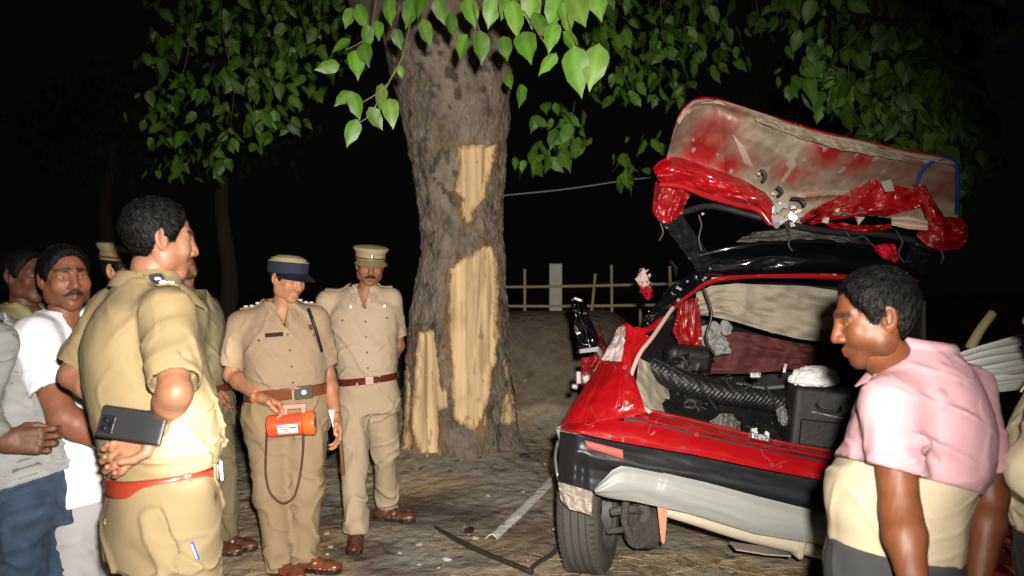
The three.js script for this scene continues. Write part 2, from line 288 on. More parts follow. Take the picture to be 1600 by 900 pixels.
// single pieces of debris that can be told apart
{
  const gp = (px, py, up = 0) => { const Z = F * EYE / (py - 450); const p = W(px, py, Z); p.y = groundY(p.x, p.z) + up; return p; };
  // bent strip of silvery trim
  const A = gp(868, 762, 0.06), Bm = gp(818, 800, 0.03), C = gp(768, 842, 0.015);
  const cv = new THREE.CatmullRomCurve3([A, Bm, C]);
  const strip = sheet((u, v) => { const p = cv.getPointAt(v), t = cv.getTangentAt(v), s = V(0, 1, 0).cross(t).normalize(); return p.addScaledVector(s, (u - 0.5) * 0.075).add(V(0, 0.014 * Math.cos((u - 0.5) * 5) + 0.004 * noise(v * 14, u * 2, 0), 0)); }, 8, 30, 0.004);
  const scr = noiseTex(256, (u, v) => { const s = 0.85 + 0.3 * tile(u, v, 10, 4, 2), d = tile(u, v, 24, 3, 7) > 0.3 ? 0.4 : 1; return [s * d, s * d, s * 0.97 * d]; }, 4, true);
  tag(part('trim_strip', strip, plainM(0xffffff, 0.45, { map: scr }), scene), 'bent silvery strip of car trim lying by the rear tyre', 'trim strip');
  const rodPts = [gp(680, 828, 0.02), gp(720, 852, 0.02), gp(770, 876, 0.018), gp(830, 905, 0.02)];
  tag(part('dark_rod', taperTube(rodPts, [0.009, 0.016, 0.014, 0.016], 24, 8), plainM(lin(0.035, 0.026, 0.02), 0.7), scene), 'long dark bent rod lying on the dirt at the bottom', 'rod');
  const r2 = [gp(877, 858, 0.08), gp(866, 872, 0.03), gp(840, 890, 0.02), gp(828, 902, 0.02)];
  tag(part('metal_rod', taperTube(r2, [0.012, 0.014, 0.012, 0.012], 20, 8), plainM(lin(0.09, 0.09, 0.09), 0.4, { metalness: 0.5 }), scene), 'short dark rod lying on the dirt against the rear tyre', 'rod');
  for (const [px, py, s, c, label] of [[820, 733, 0.055, [0.02, 0.018, 0.016], 'small black shard on the dirt right of the tree'], [733, 829, 0.05, [0.025, 0.015, 0.012], 'dark flat shard on the dirt below the silvery strip'], [697, 876, 0.035, [0.42, 0.4, 0.36], 'small pale shard on the dirt near the bottom'], [868, 825, 0.028, [0.6, 0.55, 0.4], 'tiny cream chip on the dirt left of the rear tyre'], [778, 718, 0.06, [0.035, 0.027, 0.02], 'dark clod at the foot of the tree trunk']]) {
    const g = new THREE.DodecahedronGeometry(s, 1), p = g.attributes.position; for (let i = 0; i < p.count; i++) { const k = 1 + 0.3 * noise(p.getX(i) * 30 + px, p.getY(i) * 30, p.getZ(i) * 30); p.setXYZ(i, p.getX(i) * k * 0.9, p.getY(i) * k * 0.35, p.getZ(i) * k * 0.5); } g.computeVertexNormals(); g.rotateY(px); g.translate(...gp(px, py, s * 0.25).toArray());
    tag(part('shard', g, plainM(lin(...c), 0.6), scene), label, 'shard');
  }
}
// ---------------------------------------------------------------- fence on the bank, wires
{
  const Zf = 10.6, fx = (px) => W(px, 450, Zf).x, fy = (py) => W(800, py, Zf).y;
  const t = thing('bamboo_fence', 'thin bamboo rail fence with a concrete post on the bank', 'fence', [0, 0, -Zf]);
  const conc = plainM(lin(0.42, 0.42, 0.38), 0.9, { bumpMap: gritT, bumpScale: 0.02 }), bam = plainM(lin(0.3, 0.24, 0.13), 0.7, { bumpMap: gritT, bumpScale: 0.01 });
  part('concrete_post', rbox(0.15, 1.1, 0.14, 0.012, new THREE.Matrix4().setPosition(fx(868), fy(412) - 0.55, 0)), conc, t);
  for (const [px, py, lean] of [[820, 420, 0], [955, 414, 0.01], [930, 428, -0.1], [1000, 420, 0], [1046, 416, 0.02], [1130, 418, 0], [760, 424, 0]]) part('picket', taperTube([[fx(px), fy(py), 0.03], [fx(px) + lean * 0.5, fy(py) - 0.5, 0.03], [fx(px) + lean, fy(py) - 0.95, 0.03], [fx(px) + lean * 1.6, -0.05, 0.03]], [0.017, 0.02, 0.022], 10, 7), bam, t);
  for (const [y0, y1] of [[449, 441], [478, 474]]) part('rail', taperTube([[fx(740), fy(y0), 0.06], [fx(900), fy((y0 + y1) / 2 + 2), 0.065], [fx(1140), fy(y1), 0.06]], [0.016, 0.019, 0.016], 20, 7), bam, t);
  const w1 = [W(780, 306, 9), W(880, 296, 9), W(985, 281, 9), W(1250, 250, 9.5), W(1420, 205, 9.5), W(1620, 138, 9.5)];
  tag(part('overhead_wire', tube(w1, 0.0075, 60, 6), plainM(lin(0.22, 0.21, 0.21), 0.7), scene), 'thin overhead wire strung across behind the wreck', 'wire');
  // corrugated sheets and a bamboo pole at the right
  const s = thing('corrugated_sheets', 'grey corrugated roofing sheets lying behind the man in pink', 'roofing sheets', W(1560, 565, 3.2));
  const o = s.position, ss = plainM(lin(0.6, 0.62, 0.6), 0.55, { metalness: 0.1, bumpMap: scuffT, bumpScale: 0.004 });
  for (let k = 0; k < 4; k++) {
    const A = W(1450 + k * 4, 566 + k * 9, 3.4 - k * 0.04), B = W(1460, 598 + k * 4, 3.25 - k * 0.05), C = W(1700, 500 + k * 24, 3.35 - k * 0.04), D = W(1700, 556 + k * 18, 3.1 - k * 0.04);
    part('sheet', sheet((u, v) => { const p = A.clone().lerp(C, u).lerp(B.clone().lerp(D, u), v).sub(o); return p.add(V(0, 0.007 * Math.sin(v * 26 + k) + 0.012 * noise(u * 3, v * 2, k), 0.008 * Math.cos(v * 26 + k))); }, 24, 48, 0.003), ss, s);
  }
  tag(part('bamboo_pole', taperTube([W(1515, 545, 3.6), W(1532, 515, 3.6), W(1552, 488, 3.6)], [0.022, 0.019, 0.018], 12, 8), plainM(lin(0.3, 0.24, 0.12), 0.7), scene), 'bamboo pole leaning up behind the corrugated sheets', 'pole');
}
// ---------------------------------------------------------------- the tree
{
  reseed(2024);
  const tree = thing('peepal_tree', 'big roadside tree with bark torn off its trunk down to pale wood', 'tree', [TREE.x, 0, TREE.z]);
  const o = tree.position, Zc = -TREE.z;
  const edge = [[-170, 470, 905], [-110, 530, 860], [-60, 562, 828], [0, 585, 806], [50, 592, 805], [100, 602, 803], [170, 620, 796], [260, 641, 786], [340, 652, 784], [400, 655, 788], [450, 646, 791], [520, 637, 796], [600, 633, 801], [660, 632, 806], [695, 626, 814], [722, 606, 832], [745, 560, 868], [762, 500, 920]].map(([py, a, b]) => { const A = W(a, py, Zc), B = W(b, py, Zc); return [A.y, (A.x + B.x) / 2 - o.x, (B.x - A.x) / 2 * 0.985]; }).reverse();
  const along = (y) => { let i = 0; while (i < edge.length - 2 && edge[i + 1][0] < y) i++; const t = clamp((y - edge[i][0]) / (edge[i + 1][0] - edge[i][0]), 0, 1); return [mix(edge[i][1], edge[i + 1][1], t), mix(edge[i][2], edge[i + 1][2], t)]; };
  const front = (px, py) => { let Z = 7.3; for (let k = 0; k < 3; k++) { const p = W(px, py, Z), [c, r] = along(p.y), dx = clamp(p.x - o.x - c, -r * 0.97, r * 0.97); Z = Zc - Math.sqrt(r * r - dx * dx); } const p = W(px, py, Z); return [p.x - o.x, p.y]; };
  const torn = [
    [[716, 229], [740, 226], [775, 226], [775, 245], [771, 263], [768, 280], [761, 290], [757, 308], [747, 318], [740, 330], [737, 347], [724, 352], [721, 330], [722, 312], [712, 300], [714, 280], [718, 255]],
    [[704, 419], [722, 405], [742, 396], [757, 382], [770, 386], [776, 403], [779, 460], [775, 534], [774, 567], [765, 580], [762, 617], [757, 640], [755, 664], [748, 655], [743, 668], [736, 672], [728, 668], [720, 660], [711, 654], [707, 620], [706, 575], [703, 520], [701, 460]],
    [[652, 520], [664, 518], [677, 516], [684, 545], [688, 567], [690, 600], [699, 612], [703, 637], [692, 640], [683, 640], [684, 680], [682, 716], [668, 719], [655, 714], [648, 690], [644, 640], [645, 608], [646, 567]],
    [[787, 545], [792, 570], [797, 560], [800, 600], [802, 656], [797, 664], [790, 662], [788, 633], [793, 600]],
    [[634, 560], [640, 600], [641, 660], [645, 706], [637, 700], [633, 650]],
  ].map((p) => p.map(([x, y]) => front(x, y)));
  const fines = [];
  const build = () => {
    const nt = 470, y0 = -0.12, y1 = 4.35, ny = 520, P = [], C = [], U = [], Wd = [];
    for (let j = 0; j <= ny; j++) { const y = mix(y0, y1, j / ny), [cx, r] = along(y);
      for (let i = 0; i <= nt; i++) {
        const th = ((i % nt) / nt - 0.5) * Math.PI * 2, s = Math.sin(th), c = Math.cos(th), bx = cx + r * s;
        const root = smooth(0.7, 0, y);
        let lobes = 1 + 0.035 * Math.sin(th * 3 + 1 + y * 0.6) + 0.05 * noise(s * 1.6, y * 0.9, c * 1.6 + 4) + root * 0.12 * Math.sin(th * 5 + 0.7);
        let m = -9, dmin = 9;
        if (c > -0.35) for (const q of torn) dmin = Math.min(dmin, polyDist(q, bx, y));
        dmin += 0.012 * noise(bx * 34, y * 13, 2) + 0.006 * noise(bx * 90, y * 50, 6);
        const wood = dmin < 0;
        // bark: long ridges, cracks, lumps, scars
        const ridge = Math.abs(noise(s * 6 + 0.5 * noise(s * 7, y * 4, c * 7), y * 5, c * 6 + 9)), lump = fbm(s * 4, y * 6.5, c * 4, 4), fine = fbm(s * 20, y * 36, c * 20, 3);
        let d = -0.004 * (1 - smooth(0, 0.16, ridge)) + 0.03 * lump + 0.009 * fine;
        const knot = Math.exp(-(Math.pow(bx - front(778, 185)[0], 2) + Math.pow(y - front(778, 190)[1], 2)) / 0.012);
        d += 0.035 * knot;
        let col;
        if (wood) {
          const deep = smooth(0, 0.03, -dmin), flute = noise(bx * 19, y * 0.8, 5), st = fbm(bx * 60, y * 3, 9, 3);
          d = -0.028 * deep + 0.012 * flute + 0.004 * st - 0.008 * (1 - smooth(0, 0.12, Math.abs(noise(bx * 9 + 3, y * 0.5, 3))));
          const k = 1 + 0.28 * st + 0.16 * flute, dirt = smooth(0.12, 0.45, fbm(bx * 9, y * 3.2, 17, 4)), rimK = smooth(0.018, 0, -dmin);
          col = [0.76 * k, 0.55 * k, 0.31 * k];
          col = col.map((v, q) => mix(v, [0.34, 0.185, 0.07][q], Math.max(dirt * 0.35, rimK * 0.6)));
          if (noise(bx * 40, y * 14, 30) > 0.84) col = col.map((v) => v * 0.6);
        } else {
          const a = fbm(s * 3, y * 4.5, c * 3 + 3, 4), lich = smooth(0.2, 0.42, fbm(s * 5, y * 9, c * 5 + 20, 4)), k = 1 + 0.7 * a + 0.5 * fine;
          col = [0.215 * k, 0.17 * k, 0.135 * k];
          col = col.map((v, q) => mix(v, [0.3, 0.245, 0.195][q], smooth(0.05, 0.4, fbm(s * 4 + 9, y * 7, c * 4, 4)) * 0.7));
          col = col.map((v, q) => mix(v, [0.2, 0.17, 0.055][q], lich * 0.75));
          col = col.map((v, q) => mix(v, [0.055, 0.042, 0.034][q], smooth(0.22, 0.4, fbm(s * 7, y * 12, c * 7 + 50, 4)) * 0.8));
          d += 0.016 * smooth(0.06, 0.004, dmin) * smooth(-0.2, 0.4, noise(bx * 14, y * 9, 71)); const near = smooth(0.09, 0, dmin) * smooth(-0.1, 0.25, noise(bx * 16, y * 9, 44));        // bruised orange-brown inner bark in ragged patches round the wounds
          col = col.map((v, q) => mix(v, [0.24, 0.125, 0.05][q], near * 0.8));
        }
        const R = r * lobes + d;
        P.push(cx + R * s, y, R * c * 0.97); C.push(...col); U.push((i / nt) * 2.7, y); Wd.push(wood ? 1 : 0);
      } }
    const n = nt + 1, Ib = [], Iw = [];
    for (let j = 0; j < ny; j++) for (let i = 0; i < nt; i++) { const a = j * n + i, b = a + n; (Wd[a] + Wd[a + 1] + Wd[b] + Wd[b + 1] >= 2 ? Iw : Ib).push(a, a + 1, b, b, a + 1, b + 1); }
    const whole = raw(P, [...Ib, ...Iw], U), N = whole.attributes.normal;
    const sub = (I) => { const map = new Map(), p = [], c = [], u = [], q = [], id = I.map((v) => { if (!map.has(v)) { map.set(v, map.size); p.push(P[v * 3], P[v * 3 + 1], P[v * 3 + 2]); c.push(C[v * 3], C[v * 3 + 1], C[v * 3 + 2]); u.push(U[v * 2], U[v * 2 + 1]); q.push(N.getX(v), N.getY(v), N.getZ(v)); } return map.get(v); }); const g = new THREE.BufferGeometry(); g.setAttribute('position', new THREE.Float32BufferAttribute(p, 3)); g.setAttribute('normal', new THREE.Float32BufferAttribute(q, 3)); g.setAttribute('uv', new THREE.Float32BufferAttribute(u, 2)); g.setAttribute('color', new THREE.Float32BufferAttribute(c, 3)); g.setIndex(id); return g; };
    return [sub(Ib), sub(Iw)];
  };
  const [gb, gw] = build();
  const barkM = vcM(0.92, { bumpMap: gritT, bumpScale: 0.012 }), woodM = vcM(0.75, { bumpMap: gritT, bumpScale: 0.004 });
  const trunk = part('trunk', gb, barkM, tree);
  part('exposed_wood', gw, woodM, trunk, 'pale bare wood where the bark is gone');
  // torn slivers of bark and wood standing off the wounds
  for (const [px, py, len, lean] of [[702, 470, 0.2, -0.02], [705, 610, 0.16, -0.03], [779, 500, 0.22, 0.02], [645, 640, 0.2, -0.03], [688, 600, 0.12, 0.02], [755, 655, 0.12, 0.0], [740, 665, 0.1, 0.01], [668, 712, 0.1, 0], [716, 250, 0.12, -0.02], [770, 290, 0.1, 0.015], [801, 600, 0.16, 0.03], [725, 345, 0.08, 0]]) {
    const [x, y] = front(px, py), [cx, r] = along(y), z = Math.sqrt(Math.max(0.01, r * r - Math.pow(x - cx, 2)));
    part('splinter', taperTube([[x, y + len / 2, z - 0.015], [x + lean * 0.4, y, z + 0.012], [x + lean, y - len / 2, z + 0.012]], [0.004, 0.011, 0.003], 8, 5), plainM(rnd() < 0.5 ? lin(0.5, 0.32, 0.14) : lin(0.2, 0.12, 0.06), 0.85), tree);
  }
  const limbM = plainM(lin(0.13, 0.105, 0.085), 0.92, { bumpMap: gritT, bumpScale: 0.02 });
  const limb = (pts, rs) => part('limb', taperTube(pts.map((p) => p.clone().sub(o)), rs, 26, 14), limbM, tree);
  limb([W(620, 40, 7.6), W(560, -120, 7.3), W(470, -330, 6.6), W(380, -620, 5.6)], [0.36, 0.24, 0.17, 0.08]);
  limb([W(770, 40, 7.6), W(850, -110, 7.4), W(980, -260, 7), W(1180, -380, 6.3)], [0.36, 0.25, 0.18, 0.09]);
  limb([W(700, 40, 7.6), W(700, -200, 7), W(730, -520, 5.6), W(790, -900, 4)], [0.4, 0.28, 0.18, 0.08]);
  limb([W(710, 0, 7.7), W(720, -300, 8.4), W(690, -560, 9.4)], [0.4, 0.25, 0.1]);

  // ---- leaves: heart shaped with a drip tip, folded along the rib and drooping
  const leafGeo = (k) => {
    const g = [], U = [], C = [], I = [], nx = 4, ny = 8;
    for (let j = 0; j <= ny; j++) { const t = j / ny, w = (t < 0.72 ? 0.39 * Math.pow(Math.sin(Math.PI * Math.pow(t / 0.98, 0.62)), 0.8) : 0) ;
      const ww = t < 0.6 ? 0.29 * Math.pow(Math.sin(Math.PI * 0.5 * Math.min(1, t / 0.3)), 0.6) * (1 - 0.12 * smooth(0.3, 0.6, t)) : 0.255 * Math.pow(1 - (t - 0.6) / 0.4, 1.25) + 0.012 * (1 - t);
      for (let i = 0; i <= nx; i++) { const u = i / nx * 2 - 1, x = u * ww; g.push(x, -t + (1 - Math.abs(u)) * 0 + 0.05 * Math.abs(u) * (1 - t), 0.22 * Math.abs(x) * (k % 2 ? 1 : -0.6) - 0.25 * t * t * (0.5 + 0.25 * (k % 3)) + 0.02 * Math.sin(t * 14 + k) * Math.abs(u)); U.push(x, t); const r = Math.abs(u) < 0.1 ? 1.3 : 1 - 0.1 * ((i + j) % 2); C.push(r, r, r); } }
    for (let j = 0; j < ny; j++) for (let i = 0; i < nx; i++) { const a = j * (nx + 1) + i, b = a + nx + 1; I.push(a, b, a + 1, b, b + 1, a + 1); }
    const q = raw(g, I, U); q.setAttribute('color', new THREE.Float32BufferAttribute(C, 3)); return q;
  };
  const geos = [0, 1, 2, 3, 4, 5].map(leafGeo);
  const greens = [[0.075, 0.18, 0.016], [0.058, 0.14, 0.013], [0.095, 0.2, 0.022], [0.045, 0.105, 0.01], [0.085, 0.16, 0.022]];
  const mats = greens.map((c) => vcM(0.5, { color: lin(...c), side: THREE.DoubleSide }));
  const darks = mats;
  const twigM = plainM(lin(0.14, 0.12, 0.05), 0.8);
  const put = (p, s, tilt, spin, face) => new THREE.Matrix4().compose(p, new THREE.Quaternion().setFromEuler(new THREE.Euler(tilt, face, spin, 'YXZ')), V(s, s, s));
  const addLeaf = (p, s, tilt, spin, face, mat, at = tree) => { const m = new THREE.Mesh(geos[Math.floor(rnd() * 6)], mat); m.name = 'leaf'; m.castShadow = m.receiveShadow = true; put(p, s, tilt, spin, face).decompose(m.position, m.quaternion, m.scale); at.add(m); };
  let leaves = 0;
  // near sprays, leaf by leaf: [px, py of the leaf's middle, Z, length in m, spin, brightness class]
  const near = [
    [609, 18, 3.6, .13, .1], [566, 28, 3.5, .12, .4], [576, 58, 3.4, .1, .2], [534, 73, 3.3, .09, -.9], [556, 103, 3.3, .12, .1], [512, 106, 3.3, .1, -1.3], [573, 88, 3.3, .11, .3], [626, 112, 3.4, .05, .2], [556, 165, 3.2, .11, .3], [591, 152, 3.3, .11, -.3], [611, 178, 3.2, .12, .15], [586, 186, 3.2, .1, .5], [550, 208, 3.2, .11, -.35], [536, 155, 3.3, .09, -.8], [545, 30, 3.7, .1, -.3], [590, 50, 3.7, .1, .1],
    [640, 22, 3.6, .13, -.2], [664, 52, 3.6, .12, .2], [690, 18, 3.5, .12, .4], [622, 62, 3.8, .1, .3], [655, 5, 3.4, .12, -.4], [718, 72, 3.0, .1, -.6], [752, 74, 3.0, .12, .1], [735, 22, 3.2, .12, .3], [768, 18, 3.2, .13, -.2], [705, 40, 3.4, .1, .1], [790, 78, 3.1, .1, .2],
    [805, 30, 2.7, .12, .15], [826, 80, 2.7, .13, .3], [856, 100, 2.6, .085, -.7], [862, 58, 2.6, .1, -.2], [899, 112, 2.3, .14, .1], [929, 106, 2.3, .13, -.2], [904, 16, 2.5, .13, .4], [868, 15, 2.6, .13, -.3], [936, 6, 2.5, .12, .2], [897, 66, 2.4, .09, .9], [832, 12, 2.8, .13, .1], [790, 10, 3, .13, -.4], [846, 40, 2.7, .1, .6], [885, 30, 2.5, .1, .3], [817, 150, 4.2, .12, .2], [800, 130, 4.4, .1, .4],
  ];
  for (const [px, py, Z0, s0, spin] of near) { const Z = 1.5 + Z0 * 0.82, s = s0 * Z / Z0 * 0.92; const c = W(px, py, Z).sub(o); addLeaf(c.add(V(-Math.sin(spin) * s * 0.45, Math.cos(spin) * s * 0.48, 0)), s, rr(-0.5, 0.15), spin, rr(-0.7, 0.7), mats[Math.floor(rnd() * 5)]); leaves++; }
  const twig = (pts, rs) => part('twig', taperTube(pts.map(([a, b, Z]) => W(a, b, 1.5 + Z * 0.82).sub(o)), rs, 24, 6), twigM, tree);
  twig([[665, -160, 4.6], [648, -40, 3.9], [640, 40, 3.55], [624, 100, 3.35], [600, 138, 3.3], [566, 160, 3.25]], [0.016, 0.011, 0.008, 0.006, 0.005, 0.003]);
  twig([[620, 105, 3.35], [596, 150, 3.25], [572, 185, 3.2], [552, 196, 3.2]], [0.005, 0.004, 0.003, 0.002]);
  twig([[600, -140, 4.2], [590, -20, 3.6], [572, 60, 3.35], [540, 78, 3.3]], [0.012, 0.008, 0.005, 0.002]);
  twig([[860, -240, 4.4], [870, -60, 3.0], [880, 0, 2.6], [893, 50, 2.4], [902, 70, 2.32]], [0.014, 0.008, 0.006, 0.004, 0.003]);
  twig([[760, -150, 4.4], [780, -20, 3.2], [820, 20, 2.8], [850, 66, 2.62]], [0.012, 0.008, 0.005, 0.003]);
  twig([[700, -180, 4.6], [730, -30, 3.4], [744, 30, 3.1], [750, 50, 3.05]], [0.012, 0.008, 0.004, 0.003]);
  // far canopy: hanging sprays; [px, py of the spray's top, px, py of its tip, width in px, Z, how many]
  const sprays = [];
  const spray = (...a) => sprays.push(a);
  for (const a of [[330, -60, 300, 265, 44, 5.6, 46], [300, 40, 255, 190, 30, 5.8, 26], [290, 190, 305, 275, 40, 5.5, 34], [350, 60, 360, 200, 50, 6.2, 40], [420, 20, 450, 225, 36, 5.8, 44], [400, 120, 400, 215, 34, 6, 24], [470, -20, 480, 160, 40, 6, 40], [390, -60, 400, 130, 60, 6.5, 50], [280, -60, 275, 90, 40, 6.3, 40], [450, -60, 430, 90, 60, 6.4, 40], [340, -70, 340, 60, 60, 6.8, 40], [500, -60, 510, 60, 36, 6.2, 26], [530, -60, 540, 20, 30, 6, 16], [250, 150, 240, 200, 16, 5.8, 8],
    [960, -60, 985, 110, 50, 5.2, 40], [1030, -60, 1030, 150, 40, 5.6, 40], [1010, 60, 1040, 165, 30, 5.2, 26], [905, 120, 865, 255, 26, 4.9, 30], [900, 170, 880, 215, 30, 5, 14], [975, 120, 985, 150, 18, 5, 8], [1003, 205, 1003, 285, 24, 4.9, 18], [1080, -60, 1090, 110, 40, 5.8, 36], [1130, -60, 1140, 95, 50, 6, 40], [1180, -60, 1190, 60, 40, 6, 24], [940, -60, 940, 60, 30, 5, 22], [1000, -60, 1080, 60, 80, 6.6, 40],
    [1270, -60, 1275, 130, 36, 5.4, 34], [1320, -60, 1330, 175, 50, 5.6, 60], [1385, -60, 1400, 190, 50, 5.8, 60], [1440, -60, 1450, 230, 44, 6, 60], [1480, -40, 1480, 260, 40, 6.4, 60], [1410, 120, 1425, 300, 60, 6.6, 70], [1470, 180, 1490, 330, 44, 6.6, 50], [1360, 80, 1345, 190, 30, 5.6, 26], [1300, 100, 1330, 190, 24, 5.4, 18], [1520, 160, 1515, 270, 24, 6.6, 16], [1500, -60, 1510, 120, 40, 6.8, 36], [1590, -20, 1596, 40, 12, 5, 6], [850, 240, 850, 255, 16, 4.9, 4], [1230, -60, 1220, 40, 40, 6.2, 20],
    [210, -120, 200, -20, 40, 6.4, 20], [600, -160, 620, -40, 60, 5, 24], [1120, -220, 1160, -60, 120, 5.6, 60], [1380, -240, 1390, -70, 130, 5.6, 70], [380, -240, 390, -70, 140, 5.6, 70], [800, -300, 820, -80, 160, 4.6, 60], [1560, -200, 1570, -80, 50, 6, 24]]) spray(...a);
  const spots = [];
  sprays.forEach(([ax, ay, bx, by, wd0, Z0, n], k) => {
    const Z = Z0 + (ax > 1380 ? 0 : ax > 1150 ? 0.9 : ax < 560 ? 3.1 : 2.8) + rr(-0.4, 0.8), wd = wd0 * rr(1.0, 1.9);
    const top = W(ax + rr(-20, 20), ay - 60, Z + 0.5).sub(o), A = W(ax, ay, Z).sub(o), B = W(bx, by, Z).sub(o);
    if (k % 2 && k < 46) { const m = A.clone().lerp(B, 0.5).add(V(rr(-0.05, 0.05), 0, rr(-0.1, 0.1))); part('twig', taperTube([top, A, m, B], [0.012, 0.007, 0.005, 0.002], 14, 5), twigM, tree); }
    for (let i = 0; i < n * 1.5; i++) { const t = Math.pow(rnd(), 0.8), c = A.clone().lerp(B, t).add(V(0.22 * noise(t * 3.1 + k, k, 1), 0, 0.3 * noise(k, t * 3, 5))), r = wd / F * Z * (0.45 + 0.75 * Math.abs(noise(t * 4.3, k * 1.7, 2)) + 0.25 * (1 - t)), a = rnd() * 6.28, q = Math.sqrt(rnd()); spots.push([c.x + Math.cos(a) * q * r, c.y + rr(-0.06, 0.1), c.z + Math.sin(a) * q * r * 1.3, rr(0.1, 0.2) * (rnd() < 0.2 ? 0.6 : 1), by > -20]); }
  });
  const stuffG = [];
  const eye = camera.position.clone().sub(o);
  spots.forEach((s) => s.push(V(s[0], s[1], s[2]).distanceTo(eye)));
  spots.sort((a, b) => (b[4] - a[4]) || a[5] - b[5]);
  const dark = [[], [], [], [], []];
  for (const [x, y, z, s] of spots) {
    const tilt = rr(-1.1, 0.5), spin = rr(-0.9, 0.9), face = rr(-1.5, 1.5), k = Math.floor(rnd() * 5);
    if (leaves < 298) { addLeaf(V(x, y, z), s, tilt, spin, face, darks[k]); leaves++; continue; }
    dark[k].push(geos[Math.floor(rnd() * 6)].clone().applyMatrix4(put(V(x, y, z), s, tilt, spin, face)));
  }
  dark.forEach((q, k) => { if (q.length) part('foliage', mergeGeometries(q), darks[k], tree).userData.kind = 'stuff'; });
}
// dim trees far behind, on the edge of what the flash reaches
{
  reseed(5);
  const bark = plainM(lin(0.11, 0.085, 0.065), 0.95, { bumpMap: gritT, bumpScale: 0.02 }), leaf = plainM(lin(0.035, 0.06, 0.014), 0.9, { side: THREE.DoubleSide });
  const lg = new THREE.PlaneGeometry(0.12, 0.2);
  for (const [px, Z, r, h, label] of [[352, 21, 0.2, 6, 'dim tree trunk far behind the officer with the torch'], [170, 24, 0.25, 6, 'dim tree deep in the dark at the far left'], [1250, 24, 0.25, 6.5, 'dark tree deep in the night behind the wreck']]) {
    const b = W(px, 450, Z); b.y = groundY(b.x, b.z) - 0.1;
    const t = thing('background_tree', label, 'tree', b);
    part('trunk', taperTube([[0, 0, 0], [0.1, h * 0.3, 0], [-0.05, h * 0.6, 0.1], [0.15, h * 0.9, 0]], [r * 1.3, r, r * 0.8, r * 0.4], 20, 12), bark, t);
    const q = []; for (let i = 0; i < 700; i++) { const a = rnd() * 6.28, e = Math.acos(rr(-1, 1)), R = Math.cbrt(rnd()) * (1 + 0.3 * noise(a * 2, e * 2, px)); q.push(lg.clone().rotateX(rr(-1, 1)).rotateY(rnd() * 6.28).translate(Math.cos(a) * Math.sin(e) * R * 2.2, h * 0.95 + Math.cos(e) * R * 1.6, Math.sin(a) * Math.sin(e) * R * 2)); }
    part('crown', mergeGeometries(q), leaf, t);
  }
}
// ---------------------------------------------------------------- how a person is built
const yawV = (deg) => V(Math.sin(deg * Math.PI / 180), 0, Math.cos(deg * Math.PI / 180));
const SKIN = new THREE.MeshPhysicalMaterial({ vertexColors: true, roughness: 0.52, specularIntensity: 0.75, bumpMap: skinT, bumpScale: 0.0035 });
const HAIR = plainM(lin(0.007, 0.0065, 0.0065), 0.5, { side: THREE.DoubleSide });
const HAIRV = new THREE.MeshPhysicalMaterial({ vertexColors: true, roughness: 0.7, specularIntensity: 0.35, bumpMap: gritT, bumpScale: 0.004 });
function frameOf(P, N, yaw) { const y = N.clone().sub(P), L = y.length(); y.normalize(); const x = y.clone().cross(yawV(yaw)).normalize(), z = x.clone().cross(y); return { o: P.clone(), x, y, z, L }; }
const toF = (f, x, y, z) => { const a = x - f.o.x, b = y - f.o.y, c = z - f.o.z; return [a * f.x.x + b * f.x.y + c * f.x.z, a * f.y.x + b * f.y.y + c * f.y.z, a * f.z.x + b * f.z.y + c * f.z.z]; };
const fromF = (f, a, b, c) => f.o.clone().addScaledVector(f.x, a).addScaledVector(f.y, b).addScaledVector(f.z, c);
function loft(sec) { // elliptical cross sections up the torso: [y, half width, half depth, forward shift]
  const n = sec.length, out = [0, 0, 0];
  return (a, b, c) => {
    const y = clamp(b, sec[0][0], sec[n - 1][0]);
    let i = 0; while (i < n - 2 && sec[i + 1][0] < y) i++;
    const p0 = sec[Math.max(0, i - 1)], p1 = sec[i], p2 = sec[i + 1], p3 = sec[Math.min(n - 1, i + 2)], t = (y - p1[0]) / (p2[0] - p1[0]);
    for (let k = 1; k < 4; k++) { const m1 = (p2[k] - p0[k]) * 0.5 * ((p2[0] - p1[0]) / ((p2[0] - p0[0]) / 2 || 1)), m2 = (p3[k] - p1[k]) * 0.5 * ((p2[0] - p1[0]) / ((p3[0] - p1[0]) / 2 || 1)), t2 = t * t, t3 = t2 * t; out[k - 1] = (2 * t3 - 3 * t2 + 1) * p1[k] + (t3 - 2 * t2 + t) * m1 + (-2 * t3 + 3 * t2) * p2[k] + (t3 - t2) * m2; }
    const [w, d, s] = out, u = a / w, v = (c - s) / d, k0 = Math.pow(Math.pow(Math.abs(u), 2.35) + Math.pow(Math.abs(v), 2.35), 1 / 2.35), k1 = Math.hypot(u / w, v / d) / (Math.hypot(u, v) || 1);
    const r = k0 < 1e-4 ? -Math.min(w, d) : (k0 - 1) / k1, dy = Math.abs(b - y);
    return dy > 0 ? (r > 0 ? Math.hypot(r, dy) : dy) : r;
  };
}
